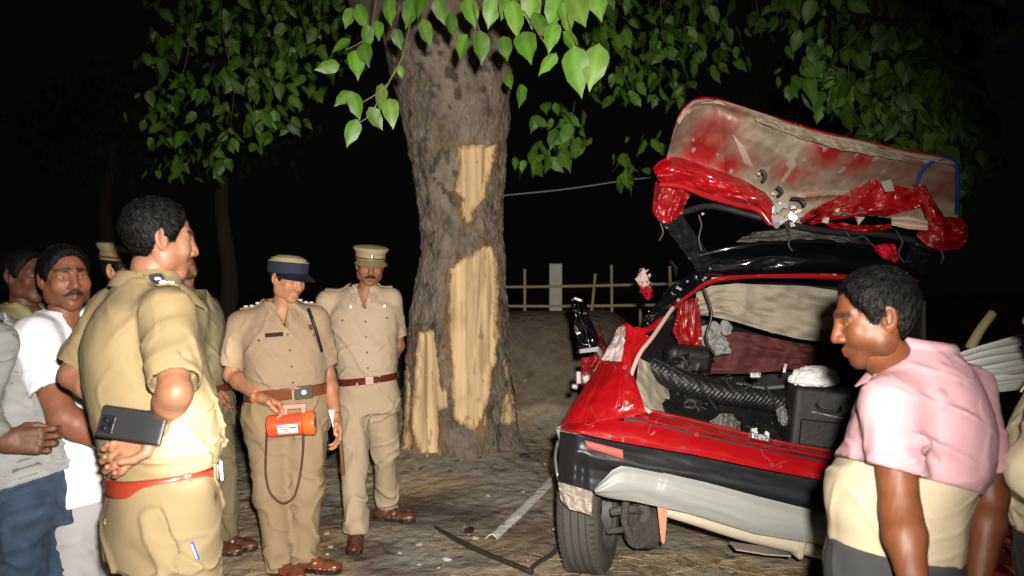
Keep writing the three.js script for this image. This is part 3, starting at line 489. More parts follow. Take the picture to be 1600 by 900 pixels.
// ---- head, in head axes: +z the face, +y the crown, centre between the ears
function headSD(x, y, z, o) {
  const ax = Math.abs(x);
  let d = ell(x, y, z, 0, 0.03, -0.014, 0.075, 0.087, 0.096);
  d = smin(d, ell(x, y, z, 0, -0.035, 0.022, 0.06 + (o.fat ?? 0), 0.078, 0.066), 0.035);
  d = smin(d, Math.hypot(x * 0.8, y + 0.096, z - 0.062) - 0.021, 0.03);
  d = smin(d, ell(ax, y, z, 0.041, -0.022, 0.057, 0.026, 0.028, 0.022), 0.022);
  d = smin(d, ell(ax, y, z, 0.053, -0.055, 0.005, 0.02 + (o.fat ?? 0), 0.035, 0.03), 0.03);
  d = smin(d, cap(ax, y, z, { x: 0.012, y: 0.027, z: 0.083 }, { x: 0.043, y: 0.03, z: 0.062 }, 0.009, 0.009), 0.016);
  d = smax(d, -ell(ax, y, z, 0.031, 0.008, 0.095, 0.019, 0.0115, 0.019), 0.014);
  d = Math.min(d, Math.hypot(ax - 0.031, y - 0.007, z - 0.0685) - 0.0128);
  d = smin(d, cap(ax, y, z, { x: 0.018, y: 0.0105, z: 0.079 }, { x: 0.045, y: 0.0105, z: 0.071 }, 0.0062, 0.005), 0.005);
  d = smin(d, cap(x, y, z, { x: 0, y: 0.022, z: 0.083 }, { x: 0, y: -0.028, z: 0.103 }, 0.0075, 0.0135), 0.016);
  d = smin(d, Math.hypot(ax - 0.0135, y + 0.033, z - 0.094) - 0.0088, 0.008);
  d = smax(d, -(Math.hypot(ax - 0.007, y + 0.0425, z - 0.1) - 0.0042), 0.003);
  d = smin(d, cap(ax, y, z, { x: 0, y: -0.0615, z: 0.09 }, { x: 0.022, y: -0.066, z: 0.075 }, 0.0075, 0.004), 0.007);
  d = smin(d, cap(ax, y, z, { x: 0, y: -0.073, z: 0.087 }, { x: 0.019, y: -0.0685, z: 0.076 }, 0.0085, 0.004), 0.007);
  d = smax(d, -(cap(ax, y, z, { x: 0, y: -0.0672, z: 0.1 }, { x: 0.024, y: -0.067, z: 0.085 }, 0.0022, 0.0018)), 0.002);
  if (o.moustache) d = smin(d, cap(ax, y, z, { x: 0.004, y: -0.05, z: 0.096 }, { x: 0.028, y: -0.06, z: 0.077 }, 0.0075, 0.0035) - 0.0012 * noise(x * 500, y * 500, z * 300), 0.004);
  // ear
  const ex = ax - 0.079 - 0.18 * (-(z + 0.012)), ey = y + 0.002, ez = z + 0.014;
  let ear = ell(ex, ey, ez + 0.15 * ey, 0, 0, 0, 0.0085, 0.033, 0.0195);
  ear = smax(ear, -ell(ex, ey, ez + 0.15 * ey, 0.0075, 0.003, 0.002, 0.0065, 0.021, 0.0115), 0.004);
  ear = smin(ear, ell(ex, ey, ez, 0.003, -0.006, 0.014, 0.006, 0.009, 0.005), 0.004);
  return smin(d, ear, 0.008);
}
const hairLine = (x, y, z) => { const ax = Math.abs(x); return z > -0.01 ? mix(0.018, 0.083, smooth(0.02, 0.085, z + 0.012 * Math.cos(x * 40))) - 0.03 * smooth(0.045, 0.02, z) * smooth(0.05, 0.07, ax) : mix(0.018, -0.072, smooth(-0.012, -0.05, z)); };
function headColor(x, y, z, s, o, out) {
  const ax = Math.abs(x), n = 1 + 0.12 * noise(x * 60, y * 60, z * 60) + 0.08 * noise(x * 240, y * 240, z * 240);
  let c = [s[0] * n, s[1] * n, s[2] * n];
  const to = (q, k) => { c = c.map((v, i) => mix(v, q[i], k)); };
  if (z > 0.04) {
    const lipD = Math.min(cap(ax, y, z, { x: 0, y: -0.062, z: 0.09 }, { x: 0.02, y: -0.066, z: 0.078 }, 0.006, 0.003), cap(ax, y, z, { x: 0, y: -0.073, z: 0.087 }, { x: 0.018, y: -0.069, z: 0.078 }, 0.007, 0.003));
    to([s[0] * 0.75, s[1] * 0.55, s[2] * 0.55], smooth(0.003, 0, lipD));
    const brow = cap(ax, y, z, { x: 0.014, y: 0.0285, z: 0.09 }, { x: 0.05, y: 0.029, z: 0.066 }, 0.0055, 0.0035) + 0.002 * noise(x * 300, y * 300, 4);
    to([0.014, 0.011, 0.009], smooth(0.005, 0.001, brow) * 0.9);
    const eye = Math.hypot(ax - 0.031, y - 0.007, z - 0.0685);
    if (eye < 0.0134 && y < 0.0105 && y > 0.002) { to([0.3, 0.24, 0.2], 0.85); if (Math.hypot(ax - 0.0315, y - 0.0068) < 0.0058) to([0.02, 0.012, 0.008], 1); }
  }
  if (o.moustache && z > 0.055) { const m = cap(ax, y, z, { x: 0.002, y: -0.05, z: 0.096 }, { x: 0.03, y: -0.061, z: 0.076 }, 0.009, 0.004); to([0.014, 0.012, 0.01], smooth(0.003, 0, m + 0.002 * noise(x * 200, y * 200, 1))); }
  if (o.stubble) to([s[0] * 0.35, s[1] * 0.35, s[2] * 0.4], o.stubble * smooth(-0.035, -0.06, y) * smooth(-0.03, 0.01, z) * (0.7 + 0.3 * noise(x * 400, y * 400, z * 400)));
  out[0] = c[0]; out[1] = c[1]; out[2] = c[2];
}
function buildHead(H, yaw, pitch, roll, skin, o, cell) { // returns geometries in the person's axes
  const q = new THREE.Quaternion().setFromEuler(new THREE.Euler(pitch * Math.PI / 180, yaw * Math.PI / 180, roll * Math.PI / 180, 'YXZ')), k = o.size ?? 0.95;
  const M = new THREE.Matrix4().compose(H, q, V(k, k, k));
  const bottom = 0.125;
  const skinF = (x, y, z) => { // head plus the top of the neck
    let d = headSD(x, y, z, o);
    return d;
  };
  const g = netMesh(skinF, [-0.115, -0.135, -0.125], [0.115, 0.13, 0.135], cell, { color: (x, y, z, out) => headColor(x, y, z, skin, o, out), safe: 1.9 });
  g.applyMatrix4(M);
  let hair = null;
  if (!o.bald) {
    const th = (o.hair ?? 0.014) * 0.78;
    const f = (x, y, z) => { const st = noise(x * 260, y * 110, z * 110) + 0.8 * noise(x * 130, y * 50, z * 50), cl = noise(x * 45, y * 35, z * 45); const d0 = Math.min(ell(x, y, z, 0, 0.03, -0.014, 0.075, 0.087, 0.096), smin(ell(x, y, z, 0, 0.03, -0.014, 0.075, 0.087, 0.096), ell(x, y, z, 0, -0.02, 0.0, 0.066, 0.07, 0.07), 0.03)); const top = smooth(-0.05, 0.08, y); const l0 = hairLine(x, y, z), d = d0 - (0.0015 + th * smooth(-0.004, 0.04, y - l0) * (0.45 + 0.55 * top)) * (1 + 0.18 * cl) - 0.0013 * st; const l = l0 + 0.007 * noise(x * 90, y * 60, z * 90) + 0.004 * noise(x * 220, y * 200, z * 220); return smax(d, (l - y) * 0.35, 0.004); };
    const line = o.cap ? 0.1 : 1;
    hair = netMesh(f, [-0.115, -0.1, -0.14], [0.115, 0.145, 0.12], cell * 1.15, { safe: 1.9, color: (x, y, z, out) => { const n = 0.8 + 0.5 * noise(x * 160, y * 60, z * 60), grey = o.grey ? smooth(0.04, -0.02, y) * smooth(0.1, 0.5, noise(x * 220, y * 90, z * 90) + 0.4) * o.grey : 0; out[0] = mix(0.0042 * n, 0.1, grey); out[1] = mix(0.004 * n, 0.095, grey); out[2] = mix(0.0042 * n, 0.09, grey); } });
    hair.applyMatrix4(M);
  }
  return { geo: g, hair, M };
}
// ---- hand: wrist, finger direction, palm normal, thumb on the +x side of (dir, normal) or the other
function handGeo(wr, dir, nor, thumbSide, o, skin, cell, k = 1) {
  const y = dir.clone().normalize(), z = nor.clone().addScaledVector(y, -nor.dot(y)).normalize(), x = y.clone().cross(z).multiplyScalar(thumbSide);
  const curl = o.curl ?? [0.5, 0.55, 0.6], spread = o.spread ?? 0.06, th = o.thumb ?? 0.4;
  const kn = [[0.031, 0.09], [0.0105, 0.0945], [-0.0105, 0.091], [-0.03, 0.083]], len = [0.95, 1.06, 1, 0.8];
  const seg = [];
  kn.forEach(([kx, ky], i) => { let a = 0, p = { x: kx, y: ky, z: 0 }; const L = [0.043, 0.027, 0.021]; const sp = (1.5 - i) * spread; const c = Array.isArray(curl[i]) ? curl[i] : curl;
    for (let s = 0; s < 3; s++) { a += c[s] * (1 + 0.06 * (i - 1)); const l = L[s] * len[i], q = { x: p.x + Math.sin(sp) * l * Math.cos(a), y: p.y + Math.cos(sp) * l * Math.cos(a), z: p.z + l * Math.sin(a) }; seg.push([i, p, q, 0.0091 - s * 0.001, 0.0084 - s * 0.001]); p = q; } });
  const T = [{ x: 0.02, y: 0.018, z: 0.006 }, { x: 0.043, y: 0.048, z: 0.012 + 0.012 * th }, { x: 0.05 - 0.012 * th, y: 0.076, z: 0.016 + 0.028 * th }, { x: 0.05 - 0.03 * th, y: 0.1, z: 0.018 + 0.036 * th }];
  const f0 = (a, b, c) => {
    let d = 9;
    for (let i = 0; i < 4; i++) d = smin(d, cap(a, b, c, { x: kn[i][0] * 0.62, y: -0.004, z: 0 }, { x: kn[i][0], y: kn[i][1], z: 0 }, 0.0165, 0.0122), 0.014);
    d = smin(d, cap(a, b, c, { x: 0, y: -0.04, z: 0 }, { x: 0, y: 0.005, z: 0 }, 0.024, 0.022), 0.02);
    let t = smin(cap(a, b, c, T[0], T[1], 0.0175, 0.0125), cap(a, b, c, T[1], T[2], 0.0118, 0.0105), 0.006); t = smin(t, cap(a, b, c, T[2], T[3], 0.0108, 0.0085), 0.004);
    d = smin(d, t, 0.012);
    for (let i = 0; i < 4; i++) { let e = 9; for (const [j, p, q, r0, r1] of seg) if (j === i) { e = smin(e, cap(a, b, c, p, q, r0, r1), 0.003); e = smin(e, Math.hypot(a - p.x, b - p.y, c - p.z + 0.002) - r0 * 1.07, 0.004); } d = smin(d, e, 0.0045); }
    return d;
  };
  const f = (px, py, pz) => { const a = (px - wr.x) / k, b = (py - wr.y) / k, c = (pz - wr.z) / k; return k * f0(a * x.x + b * x.y + c * x.z, a * y.x + b * y.y + c * y.z, a * z.x + b * z.y + c * z.z); };
  const pts = [[0, -0.06, 0], ...T.map((p) => [p.x, p.y, p.z]), ...seg.map((s) => [s[2].x, s[2].y, s[2].z]), [0.04, 0.08, 0], [-0.04, 0.08, 0], [0.03, 0, 0], [-0.03, 0, 0]].map(([a, b, c]) => wr.clone().addScaledVector(x, a * k).addScaledVector(y, b * k).addScaledVector(z, c * k));
  const lo = [0, 1, 2].map((i) => Math.min(...pts.map((p) => p.getComponent(i))) - 0.03), hi = [0, 1, 2].map((i) => Math.max(...pts.map((p) => p.getComponent(i))) + 0.03);
  return netMesh(f, lo, hi, cell, { safe: 1.7, color: (px, py, pz, out) => { const n = 1 + 0.14 * noise(px * 80, py * 80, pz * 80), pal = ((px - wr.x) * z.x + (py - wr.y) * z.y + (pz - wr.z) * z.z) > 0.006 ? 1.25 : 1; out[0] = skin[0] * n * pal; out[1] = skin[1] * n * pal; out[2] = skin[2] * n * pal; } });
}
function shoeGeo(ank, dir, o) { // ank: ankle joint in the person's axes, ground at y = 0
  const d = V(dir.x, 0, dir.z).normalize(), s = V(d.z, 0, -d.x), g = o.ground ?? 0, k = 1.0;
  const f = (px, py, pz) => { const u = (px - ank.x) * d.x + (pz - ank.z) * d.z, w = (px - ank.x) * s.x + (pz - ank.z) * s.z, y = py - g;
    let up = cap(u, y, w, { x: -0.048, y: 0.042, z: 0 }, { x: 0.05, y: 0.046, z: 0 }, 0.04, 0.04);
    up = smin(up, ell(u, y, w, 0.125, 0.033, 0.004, 0.075, 0.032, 0.044), 0.03);
    up = smin(up, cap(u, y, w, { x: -0.01, y: 0.05, z: 0 }, { x: -0.012, y: 0.11, z: 0 }, 0.042, 0.043), 0.02);
    up += 0.0022 * Math.sin(u * 190) * smooth(0.03, 0.07, u) * smooth(0.11, 0.08, u);
    up = Math.max(up, -(y - 0.02));
    const foot = cap(u, 0, w, { x: -0.05, y: 0, z: 0 }, { x: 0.145, y: 0, z: 0.004 }, 0.04, 0.048) , sole = Math.max(foot, Math.abs(y - 0.013) - 0.013 + (u > -0.03 && u < 0.03 ? 0.004 * 0 : 0));
    return smin(up, sole, 0.004); };
  const lo = [ank.x - 0.24, g - 0.01, ank.z - 0.24], hi = [ank.x + 0.24, g + 0.17, ank.z + 0.24];
  return netMesh(f, lo, hi, 0.0065, { safe: 1.6, color: (x, y, z, out) => { const n = 1 + 0.3 * noise(x * 40, y * 40, z * 40), dust = smooth(0.1, 0.5, noise(x * 60 + 4, y * 60, z * 60)); const c = (y - g) < 0.026 ? [0.02, 0.014, 0.01] : (o.color ?? [0.1, 0.035, 0.016]); for (let i = 0; i < 3; i++) out[i] = mix(c[i] * n, [0.12, 0.09, 0.065][i], dust * 0.35); } });
}
// ---- cloth folds in the axes of the torso
function bodyFolds(amp, sd, o = {}) { // slack cloth: runs of slanting folds, denser at the waist and under the arms
  const cre = (v, w) => Math.exp(-(v * v) / (w * w));
  return (a, b, c) => {
    const w1 = 1.9 * noise(a * 3.4 + sd, b * 3, c * 3.4), w2 = 1.9 * noise(a * 3.4, b * 3 + sd, c * 3.4 + 7);
    const f1 = cre(Math.sin(19 * a + 15 * b + 8 * c + 1.5 * w1), 0.27) * smooth(-0.15, 0.4, noise(a * 5 + sd, b * 4, c * 5)), f2 = cre(Math.sin(-17 * a + 24 * b - 9 * c + 1.6 * w2), 0.24) * smooth(-0.05, 0.4, noise(a * 5, b * 4.5 + sd, c * 5 + 5)), f3 = cre(Math.sin(9 * a + 52 * b + 2.2 * w1 + 6 * c), 0.32);
    const waist = (o.waist ?? 1) * smooth(0.18, 0.03, b) * smooth(-0.5, 0.25, noise(a * 9 + sd, b * 6, c * 9)), side = 0.6 + 0.4 * smooth(0.05, 0.16, Math.abs(a));
    return -amp * (1.0 * f1 + 0.9 * side * f2 + 0.5 * noise(a * 6 + sd, b * 5, c * 6) + 0.16 * noise(a * 26, b * 26 + sd, c * 26) + 0.3 * side * cre(noise(a * 11 + b * 6 + sd, b * 13 - a * 5, c * 11), 0.12)) - amp * 1.0 * waist * f3;
  };
}
const lineFolds = (list) => (x, y, z) => { let s = 0; for (const [A, B, w, h] of list) { const bx = B.x - A.x, by = B.y - A.y, bz = B.z - A.z, t = clamp(((x - A.x) * bx + (y - A.y) * by + (z - A.z) * bz) / (bx * bx + by * by + bz * bz), 0, 1), d2 = (x - A.x - bx * t) ** 2 + (y - A.y - by * t) ** 2 + (z - A.z - bz * t) ** 2; if (d2 < w * w * 9) s -= h * Math.exp(-d2 / (w * w)) * (0.6 + 0.4 * Math.sin(t * 3.1416)); } return s; };

function strandGeo(g, M, n) { // short separate hairs combed over the surface of the hair
  const p = g.attributes.position, q = g.attributes.normal, P = [], N = [], I = [], up = V(0, 1, 0).transformDirection(M), fw = V(0, 0, 1).transformDirection(M);
  for (let i = 0; i < n; i++) {
    const k = Math.floor(rnd() * p.count), a = V(p.getX(k), p.getY(k), p.getZ(k)), nn = V(q.getX(k), q.getY(k), q.getZ(k));
    if (nn.lengthSq() < 0.5) continue;
    const comb = fw.clone().multiplyScalar(rr(0.3, 0.8)).addScaledVector(up, rr(-1, -0.5)).add(V(rr(-0.22, 0.22), rr(-0.22, 0.22), rr(-0.22, 0.22))); comb.addScaledVector(nn, -comb.dot(nn)).normalize();
    const L = rr(0.008, 0.018), side = comb.clone().cross(nn).multiplyScalar(0.0004), b = a.clone().addScaledVector(comb, L * 0.5).addScaledVector(nn, L * rr(0.05, 0.14)), c = a.clone().addScaledVector(comb, L).addScaledVector(nn, L * rr(-0.05, 0.13)), z = P.length / 3;
    a.addScaledVector(nn, -0.001);
    for (const v of [a.clone().add(side), a.clone().sub(side), b.clone().add(side), b.clone().sub(side), c]) { v.toArray(P, P.length); nn.toArray(N, N.length); }
    I.push(z, z + 1, z + 2, z + 1, z + 3, z + 2, z + 2, z + 3, z + 4);
  }
  const h = new THREE.BufferGeometry(); h.setAttribute('position', new THREE.Float32BufferAttribute(P, 3)); h.setAttribute('normal', new THREE.Float32BufferAttribute(N, 3)); h.setAttribute('uv', new THREE.Float32BufferAttribute(new Float32Array(P.length / 3 * 2), 2)); h.setIndex(I); return h;
}
function person(o) {
  const base = W(o.px, 450, o.Z); base.y = 0;
  const J = (px, py, dz = 0) => W(px, py, o.Z - dz).sub(base);
  const t = thing('person', o.label, 'person', base, 0, o.group);
  const P = J(...o.pelvis), N = J(...o.neck), fr = frameOf(P, N, o.yaw), L = fr.L, tor = loft(o.sec ?? [[-0.24, 0.14, 0.11, -0.01], [-0.12, 0.172, 0.13, -0.005], [0, 0.16, 0.125, 0.01], [0.12, 0.162, 0.13, 0.018], [0.26, 0.17, 0.125, 0.01], [L - 0.13, 0.17, 0.11, 0], [L - 0.05, 0.13, 0.085, -0.005], [L, 0.07, 0.062, 0]]);
  const tor3 = (x, y, z) => { const q = toF(fr, x, y, z); return tor(q[0], q[1], q[2]); };
  const H = J(...o.head), hy = o.headYaw ?? o.yaw;
  const sh = (s) => fromF(fr, s * (o.shoulder ?? 0.178), L - 0.072, 0);
  const arm = { r: { S: o.shR ? J(...o.shR) : sh(-1), E: J(...o.elR), W: J(...o.wrR) }, l: { S: o.shL ? J(...o.shL) : sh(1), E: J(...o.elL), W: J(...o.wrL) } };
  const hip = (s) => fromF(fr, s * 0.088, -0.1, -0.005);
  const leg = { r: { H: o.hipR ? J(...o.hipR) : hip(-1), K: J(...o.knR), A: J(...o.anR) }, l: { H: o.hipL ? J(...o.hipL) : hip(1), K: J(...o.knL), A: J(...o.anL) } };
  const fat = o.armR ?? 1, cell = o.cell ?? 0.008;
  const hb = H.clone().addScaledVector(fr.y, -0.075).addScaledVector(yawV(hy), -0.022);
  // body: one surface with head and hands
  const nb = fromF(fr, 0, L - 0.07, -0.005), nt = fromF(fr, 0, L - 0.035, -0.012), na = fromF(fr, 0, L - 0.03, 0.012), nz = fromF(fr, 0, L + 0.2, 0);
  for (const k of ['r', 'l']) arm[k].M = arm[k].E.clone().lerp(arm[k].W, 0.28);
  const bodyF = (x, y, z) => {
    let d = Math.max(tor3(x, y, z) + 0.02, -((x - P.x) * fr.y.x + (y - P.y) * fr.y.y + (z - P.z) * fr.y.z + 0.11));
    d = smin(d, cap(x, y, z, nb, hb, 0.062 * (o.neckR ?? 1), 0.053 * (o.neckR ?? 1)), 0.03);
    for (const k of ['r', 'l']) {
      const a = arm[k], m = a.M;
      let e = smin(cap(x, y, z, a.S, a.E, 0.05 * fat, 0.041 * fat), smin(cap(x, y, z, a.E, m, 0.039 * fat, 0.043 * fat), cap(x, y, z, m, a.W, 0.043 * fat, 0.0265 * fat), 0.02), 0.02);
      d = smin(d, e, 0.03);
      const g = leg[k]; d = smin(d, smin(cap(x, y, z, g.H, g.K, 0.075, 0.05), cap(x, y, z, g.K, g.A, 0.048, 0.036), 0.03), 0.03);
    }
    return d;
  };
  const ext = [P, N, hb, arm.r.S, arm.r.E, arm.r.W, arm.l.S, arm.l.E, arm.l.W, leg.r.K, leg.l.K, leg.r.A, leg.l.A];
  const box = (pts, m) => [[0, 1, 2].map((i) => Math.min(...pts.map((p) => p.getComponent(i))) - m), [0, 1, 2].map((i) => Math.max(...pts.map((p) => p.getComponent(i))) + m)];
  const [blo, bhi] = box(ext, 0.1); const skin = o.skin;
  const bg = netMesh(bodyF, blo, bhi, Math.max(cell, 0.0085), { safe: 1.6, color: (x, y, z, out) => { const n = 1 + 0.13 * noise(x * 40, y * 40, z * 40) + 0.08 * noise(x * 160, y * 160, z * 160); out[0] = skin[0] * n; out[1] = skin[1] * n; out[2] = skin[2] * n; } });
  const hd = buildHead(H, hy, o.pitch ?? 0, o.roll ?? 0, skin, o.face ?? {}, o.headCell ?? 0.0038);
  const hands = [];
  for (const [k, s] of [['r', -1], ['l', 1]]) {
    const h = o['hand' + k.toUpperCase()] ?? {}, a = arm[k], fw = a.W.clone().sub(a.E).normalize();
    const dir = h.dir ? V(...h.dir) : fw, nor = h.nor ? V(...h.nor) : fr.x.clone().multiplyScalar(-s);
    hands.push(handGeo(a.W.clone().addScaledVector(dir.clone().normalize(), 0.012), dir, nor, h.side ?? (s > 0 ? -1 : 1) * (h.flip ? -1 : 1), h, skin, o.handCell ?? 0.0042, h.size ?? 1));
  }
  part('body', mergeGeometries([bg, hd.geo, ...hands]), SKIN, t);
  if (hd.hair) { const hm = part('hair', hd.hair, HAIRV, t); if (o.strands) part('hair_strands', strandGeo(hd.hair, hd.M, o.strands), HAIR, hm).userData.kind = 'stuff'; }
  // ---- shirt
  const ease = o.ease ?? 0.012, tr = o.sleeveR ?? 0.066, folds = o.folds ?? bodyFolds(0.0095, o.Z * 10 + o.px), extra = o.lineFolds ? lineFolds(o.lineFolds(J)) : null;
  const sleeves = ['r', 'l'].map((k) => { const a = arm[k], u = a.E.clone().sub(a.S), len = u.length(); u.normalize(); return { k, a, u, len, at: (o.sleeve ?? 0.8) * len }; });
  const sleeveSD = (q, x, y, z) => {
    const { a, u, len, at } = q, s = (x - a.S.x) * u.x + (y - a.S.y) * u.y + (z - a.S.z) * u.z;
    let e = cap(x, y, z, a.S, a.E, tr * 1.0, tr * (o.longSleeve ? 0.86 : 0.92));
    const ring = (0.35 + smooth(0.25 * len, len, s)) * (o.longSleeve ? 1 : smooth(at, at - 0.06, s));
    if (o.longSleeve) { e = smin(e, cap(x, y, z, a.E, a.W, tr * 0.84, tr * 0.58), 0.03); const sw = (x - a.W.x) * (a.W.x - a.E.x) + (y - a.W.y) * (a.W.y - a.E.y) + (z - a.W.z) * (a.W.z - a.E.z); e += -0.006 * (1 - 2 * Math.abs(noise(x * 14 + o.px, y * 26, z * 14))); return Math.max(e, sw / a.W.distanceTo(a.E) - 0.0); }
    { const n = noise(x * 9 + o.px, y * 13 + 1.8 * noise(x * 6, y * 6, z * 6), z * 9), n2 = noise(x * 15 + y * 8, y * 11 - x * 7, z * 15 + o.px); e += -0.0095 * ring * Math.exp(-n * n / 0.022) - 0.0055 * ring * Math.exp(-n2 * n2 / 0.02) - 0.0015 * noise(x * 30, y * 30, z * 30); }
    e = Math.max(e, s - at);
    const hem = Math.abs(s - (at - 0.02)) < 0.02 && !o.noHem ? 0.0015 : 0; e -= hem;
    return Math.max(e, -Math.max(cap(x, y, z, a.S, a.E, tr * 0.86, tr * 0.8), -(s - at + 0.035)));
  };
  const hemY = o.hemY ?? -0.005, hemP = o.hemPlane ? o.hemPlane(J) : null, flare = o.flare ?? 0;
  const shirtF = (x, y, z) => {
    const q = toF(fr, x, y, z);
    let d = tor(q[0], q[1], q[2]) - ease - flare * smooth(0.15, 0, q[1] - hemY) + folds(q[0], q[1], q[2]) * (o.belt ? smooth(0.012, 0.06, q[1]) : 1);
    for (const k of ['r', 'l']) d = smin(d, cap(x, y, z, nt, arm[k].S, 0.052, tr * 0.82), 0.05);
    for (const s of sleeves) d = smin(d, sleeveSD(s, x, y, z), 0.035);
    if (extra) d += extra(x, y, z);
    d = smax(d, hemP ? hemP(x, y, z) : hemY - q[1], 0.008);
    d = Math.max(d, -Math.max(tor(q[0], q[1], q[2]) - ease + 0.012 - flare * 0.8, q[1] - hemY - 0.05));
    const nk = cap(x, y, z, na, nz, 0.064, 0.085);
    d = smax(d, -nk, 0.01);
    return smax(d, -Math.max(Math.abs(q[0]) - 0.032 * smooth(L - 0.14, L, q[1]), -(q[2] - 0.03), -(q[1] - L + 0.13)), 0.006);   // open neck
  };
  const spts = [fromF(fr, 0.2, -0.05, 0.2), fromF(fr, -0.2, -0.05, -0.2), fromF(fr, 0.2, -0.05, -0.2), fromF(fr, -0.2, -0.05, 0.2), fromF(fr, 0.2, hemY - 0.03, 0.15), fromF(fr, -0.2, hemY - 0.03, -0.15), fromF(fr, 0, L + 0.05, 0), arm.r.S, arm.l.S, arm.r.E, arm.l.E, ...(o.longSleeve ? [arm.r.W, arm.l.W] : [])];
  const [slo, shi] = box(spts, 0.09);
  const cM = o.shirtM ?? clothM(lin(...o.shirt));
  const shirt = part('shirt', netMesh(shirtF, slo, shi, cell, { safe: 1.7, ...(o.shirtColor ? { color: o.shirtColor } : {}) }), cM, t);
  // ---- collar
  if (!o.noCollar) {
    const cR = 0.066 * (o.neckR ?? 1), cf = fromF(fr, 0, L - 0.022, 0.004);
    const col = (u, v) => { const a = (u - 0.5) * 5.5 + Math.PI, fr0 = Math.pow(Math.abs(u - 0.5) * 2, 3), x = Math.sin(a), z = Math.cos(a);          // a = PI at the nape
      const pr = v < 0.4 ? [cR - 0.001 + 0.004 * v, mix(-0.012, 0.036 - 0.014 * fr0, v / 0.4)] : [cR + 0.004 + 0.03 * (v - 0.4) / 0.6 * (1 + 0.5 * fr0), mix(0.037 - 0.014 * fr0, -0.004 - 0.04 * fr0, (v - 0.4) / 0.6) + 0.006 * Math.sin((v - 0.4) * 5.2)];
      return cf.clone().addScaledVector(fr.x, x * pr[0] * 1.04).addScaledVector(fr.z, z * pr[0] * (z > 0 ? 1.16 : 1.05)).addScaledVector(fr.y, pr[1] - 0.03 * (z > 0 ? z : 0) + 0.012 * (z < 0 ? -z : 0)); };
    part('collar', sheet(col, 44, 12, 0.0035), cM, shirt);
  }
  // ---- trousers
  const tr3 = o.trouserR ?? [0.108, 0.085, 0.07], tf = (x, y, z) => {
    const q = toF(fr, x, y, z);
    let d = tor(q[0], q[1], q[2]) - 0.01;
    d = Math.max(d, -(q[1] + 0.2));
    for (const k of ['r', 'l']) { const g = leg[k]; let e = smin(cap(x, y, z, g.H, g.K, tr3[0], tr3[1]), cap(x, y, z, g.K, g.A, tr3[1], tr3[2]), 0.03); const low = smooth(g.A.y + 0.28, g.A.y + 0.03, y), kn = Math.exp(-Math.pow((y - g.K.y) / 0.12, 2)); { const n = noise(x * 8 + o.px + (k === 'r' ? 5 : 0), y * 15 + 1.9 * noise(x * 6, y * 5, z * 6), z * 8), n2 = noise(x * 7 + y * 2.6, y * 2.4, z * 7 + o.px + (k === 'r' ? 3 : 0)); e += -(0.003 + 0.013 * low + 0.008 * kn) * Math.exp(-n * n / 0.03) - 0.008 * Math.exp(-n2 * n2 / 0.02) - 0.005 * noise(x * 11, y * 3.2, z * 11 + o.px); } e = Math.max(e, g.A.y - (o.hem ?? 0.045) - y); d = smin(d, e, 0.035); }
    { const n = noise(x * 9 + y * 4, y * 7 + 1.8 * noise(x * 6, y * 6, z * 6), z * 9 + o.px); d += -0.008 * Math.exp(-n * n / 0.025) * smooth(0.0, -0.06, q[1]) * smooth(-0.5, -0.2, q[1]); }
    return smax(d, q[1] - (o.waistY ?? 0.012), 0.006);
  };
  const tpts = [fromF(fr, 0.2, 0, 0.17), fromF(fr, -0.2, 0, -0.17), fromF(fr, 0.2, 0, -0.17), fromF(fr, -0.2, 0, 0.17), leg.r.K, leg.l.K, leg.r.A, leg.l.A];
  const [tlo, thi] = box(tpts, 0.13);
  const trous = part('trousers', netMesh(tf, tlo, thi, cell * 1.05, { safe: 1.7, ...(o.trouserColor ? { color: o.trouserColor } : {}) }), o.trouserM ?? clothM(lin(...o.trousers)), t);
  if (o.shoes !== false) for (const [k, d] of [['r', o.footR], ['l', o.footL]]) { const gy = groundY(base.x + leg[k].A.x, base.z + leg[k].A.z); part('shoe', shoeGeo(leg[k].A, V(...(d ?? [fr.z.x, 0, fr.z.z])), { ground: gy, color: o.shoe }), vcM(o.shoeRough ?? 0.38), t); }
  const kit = { t, J, fr, P, N, H, L, arm, leg, shirt, trous, shirtF, tf, cM, hd, tor, toF, base, ease };
  // sheet that lies on the cloth: centre, outward direction, up, size
  kit.patch = (name, on, c, n, up, w, h, th, mat, parent, lift = 0.001, shape) => {
    const nn = n.clone().normalize(), u = up.clone().addScaledVector(nn, -up.dot(nn)).normalize(), x = u.clone().cross(nn), cut = (p) => { const q = p.clone().addScaledVector(nn, 0.16); for (let i = 0; i < 60; i++) { const d = on(q.x, q.y, q.z); if (d < 0.0006) break; q.addScaledVector(nn, -Math.min(0.03, d * 0.8)); if (q.clone().sub(p).dot(nn) < -0.3) break; } return q; };
    const g = sheet((a, b) => { const hh = shape ? shape(a, b) : b; return cut(c.clone().addScaledVector(x, (a - 0.5) * w).addScaledVector(u, (hh - 0.5) * h)).addScaledVector(nn, th + lift); }, 8, 8, th);
    return part(name, g, mat, parent ?? shirt);
  };
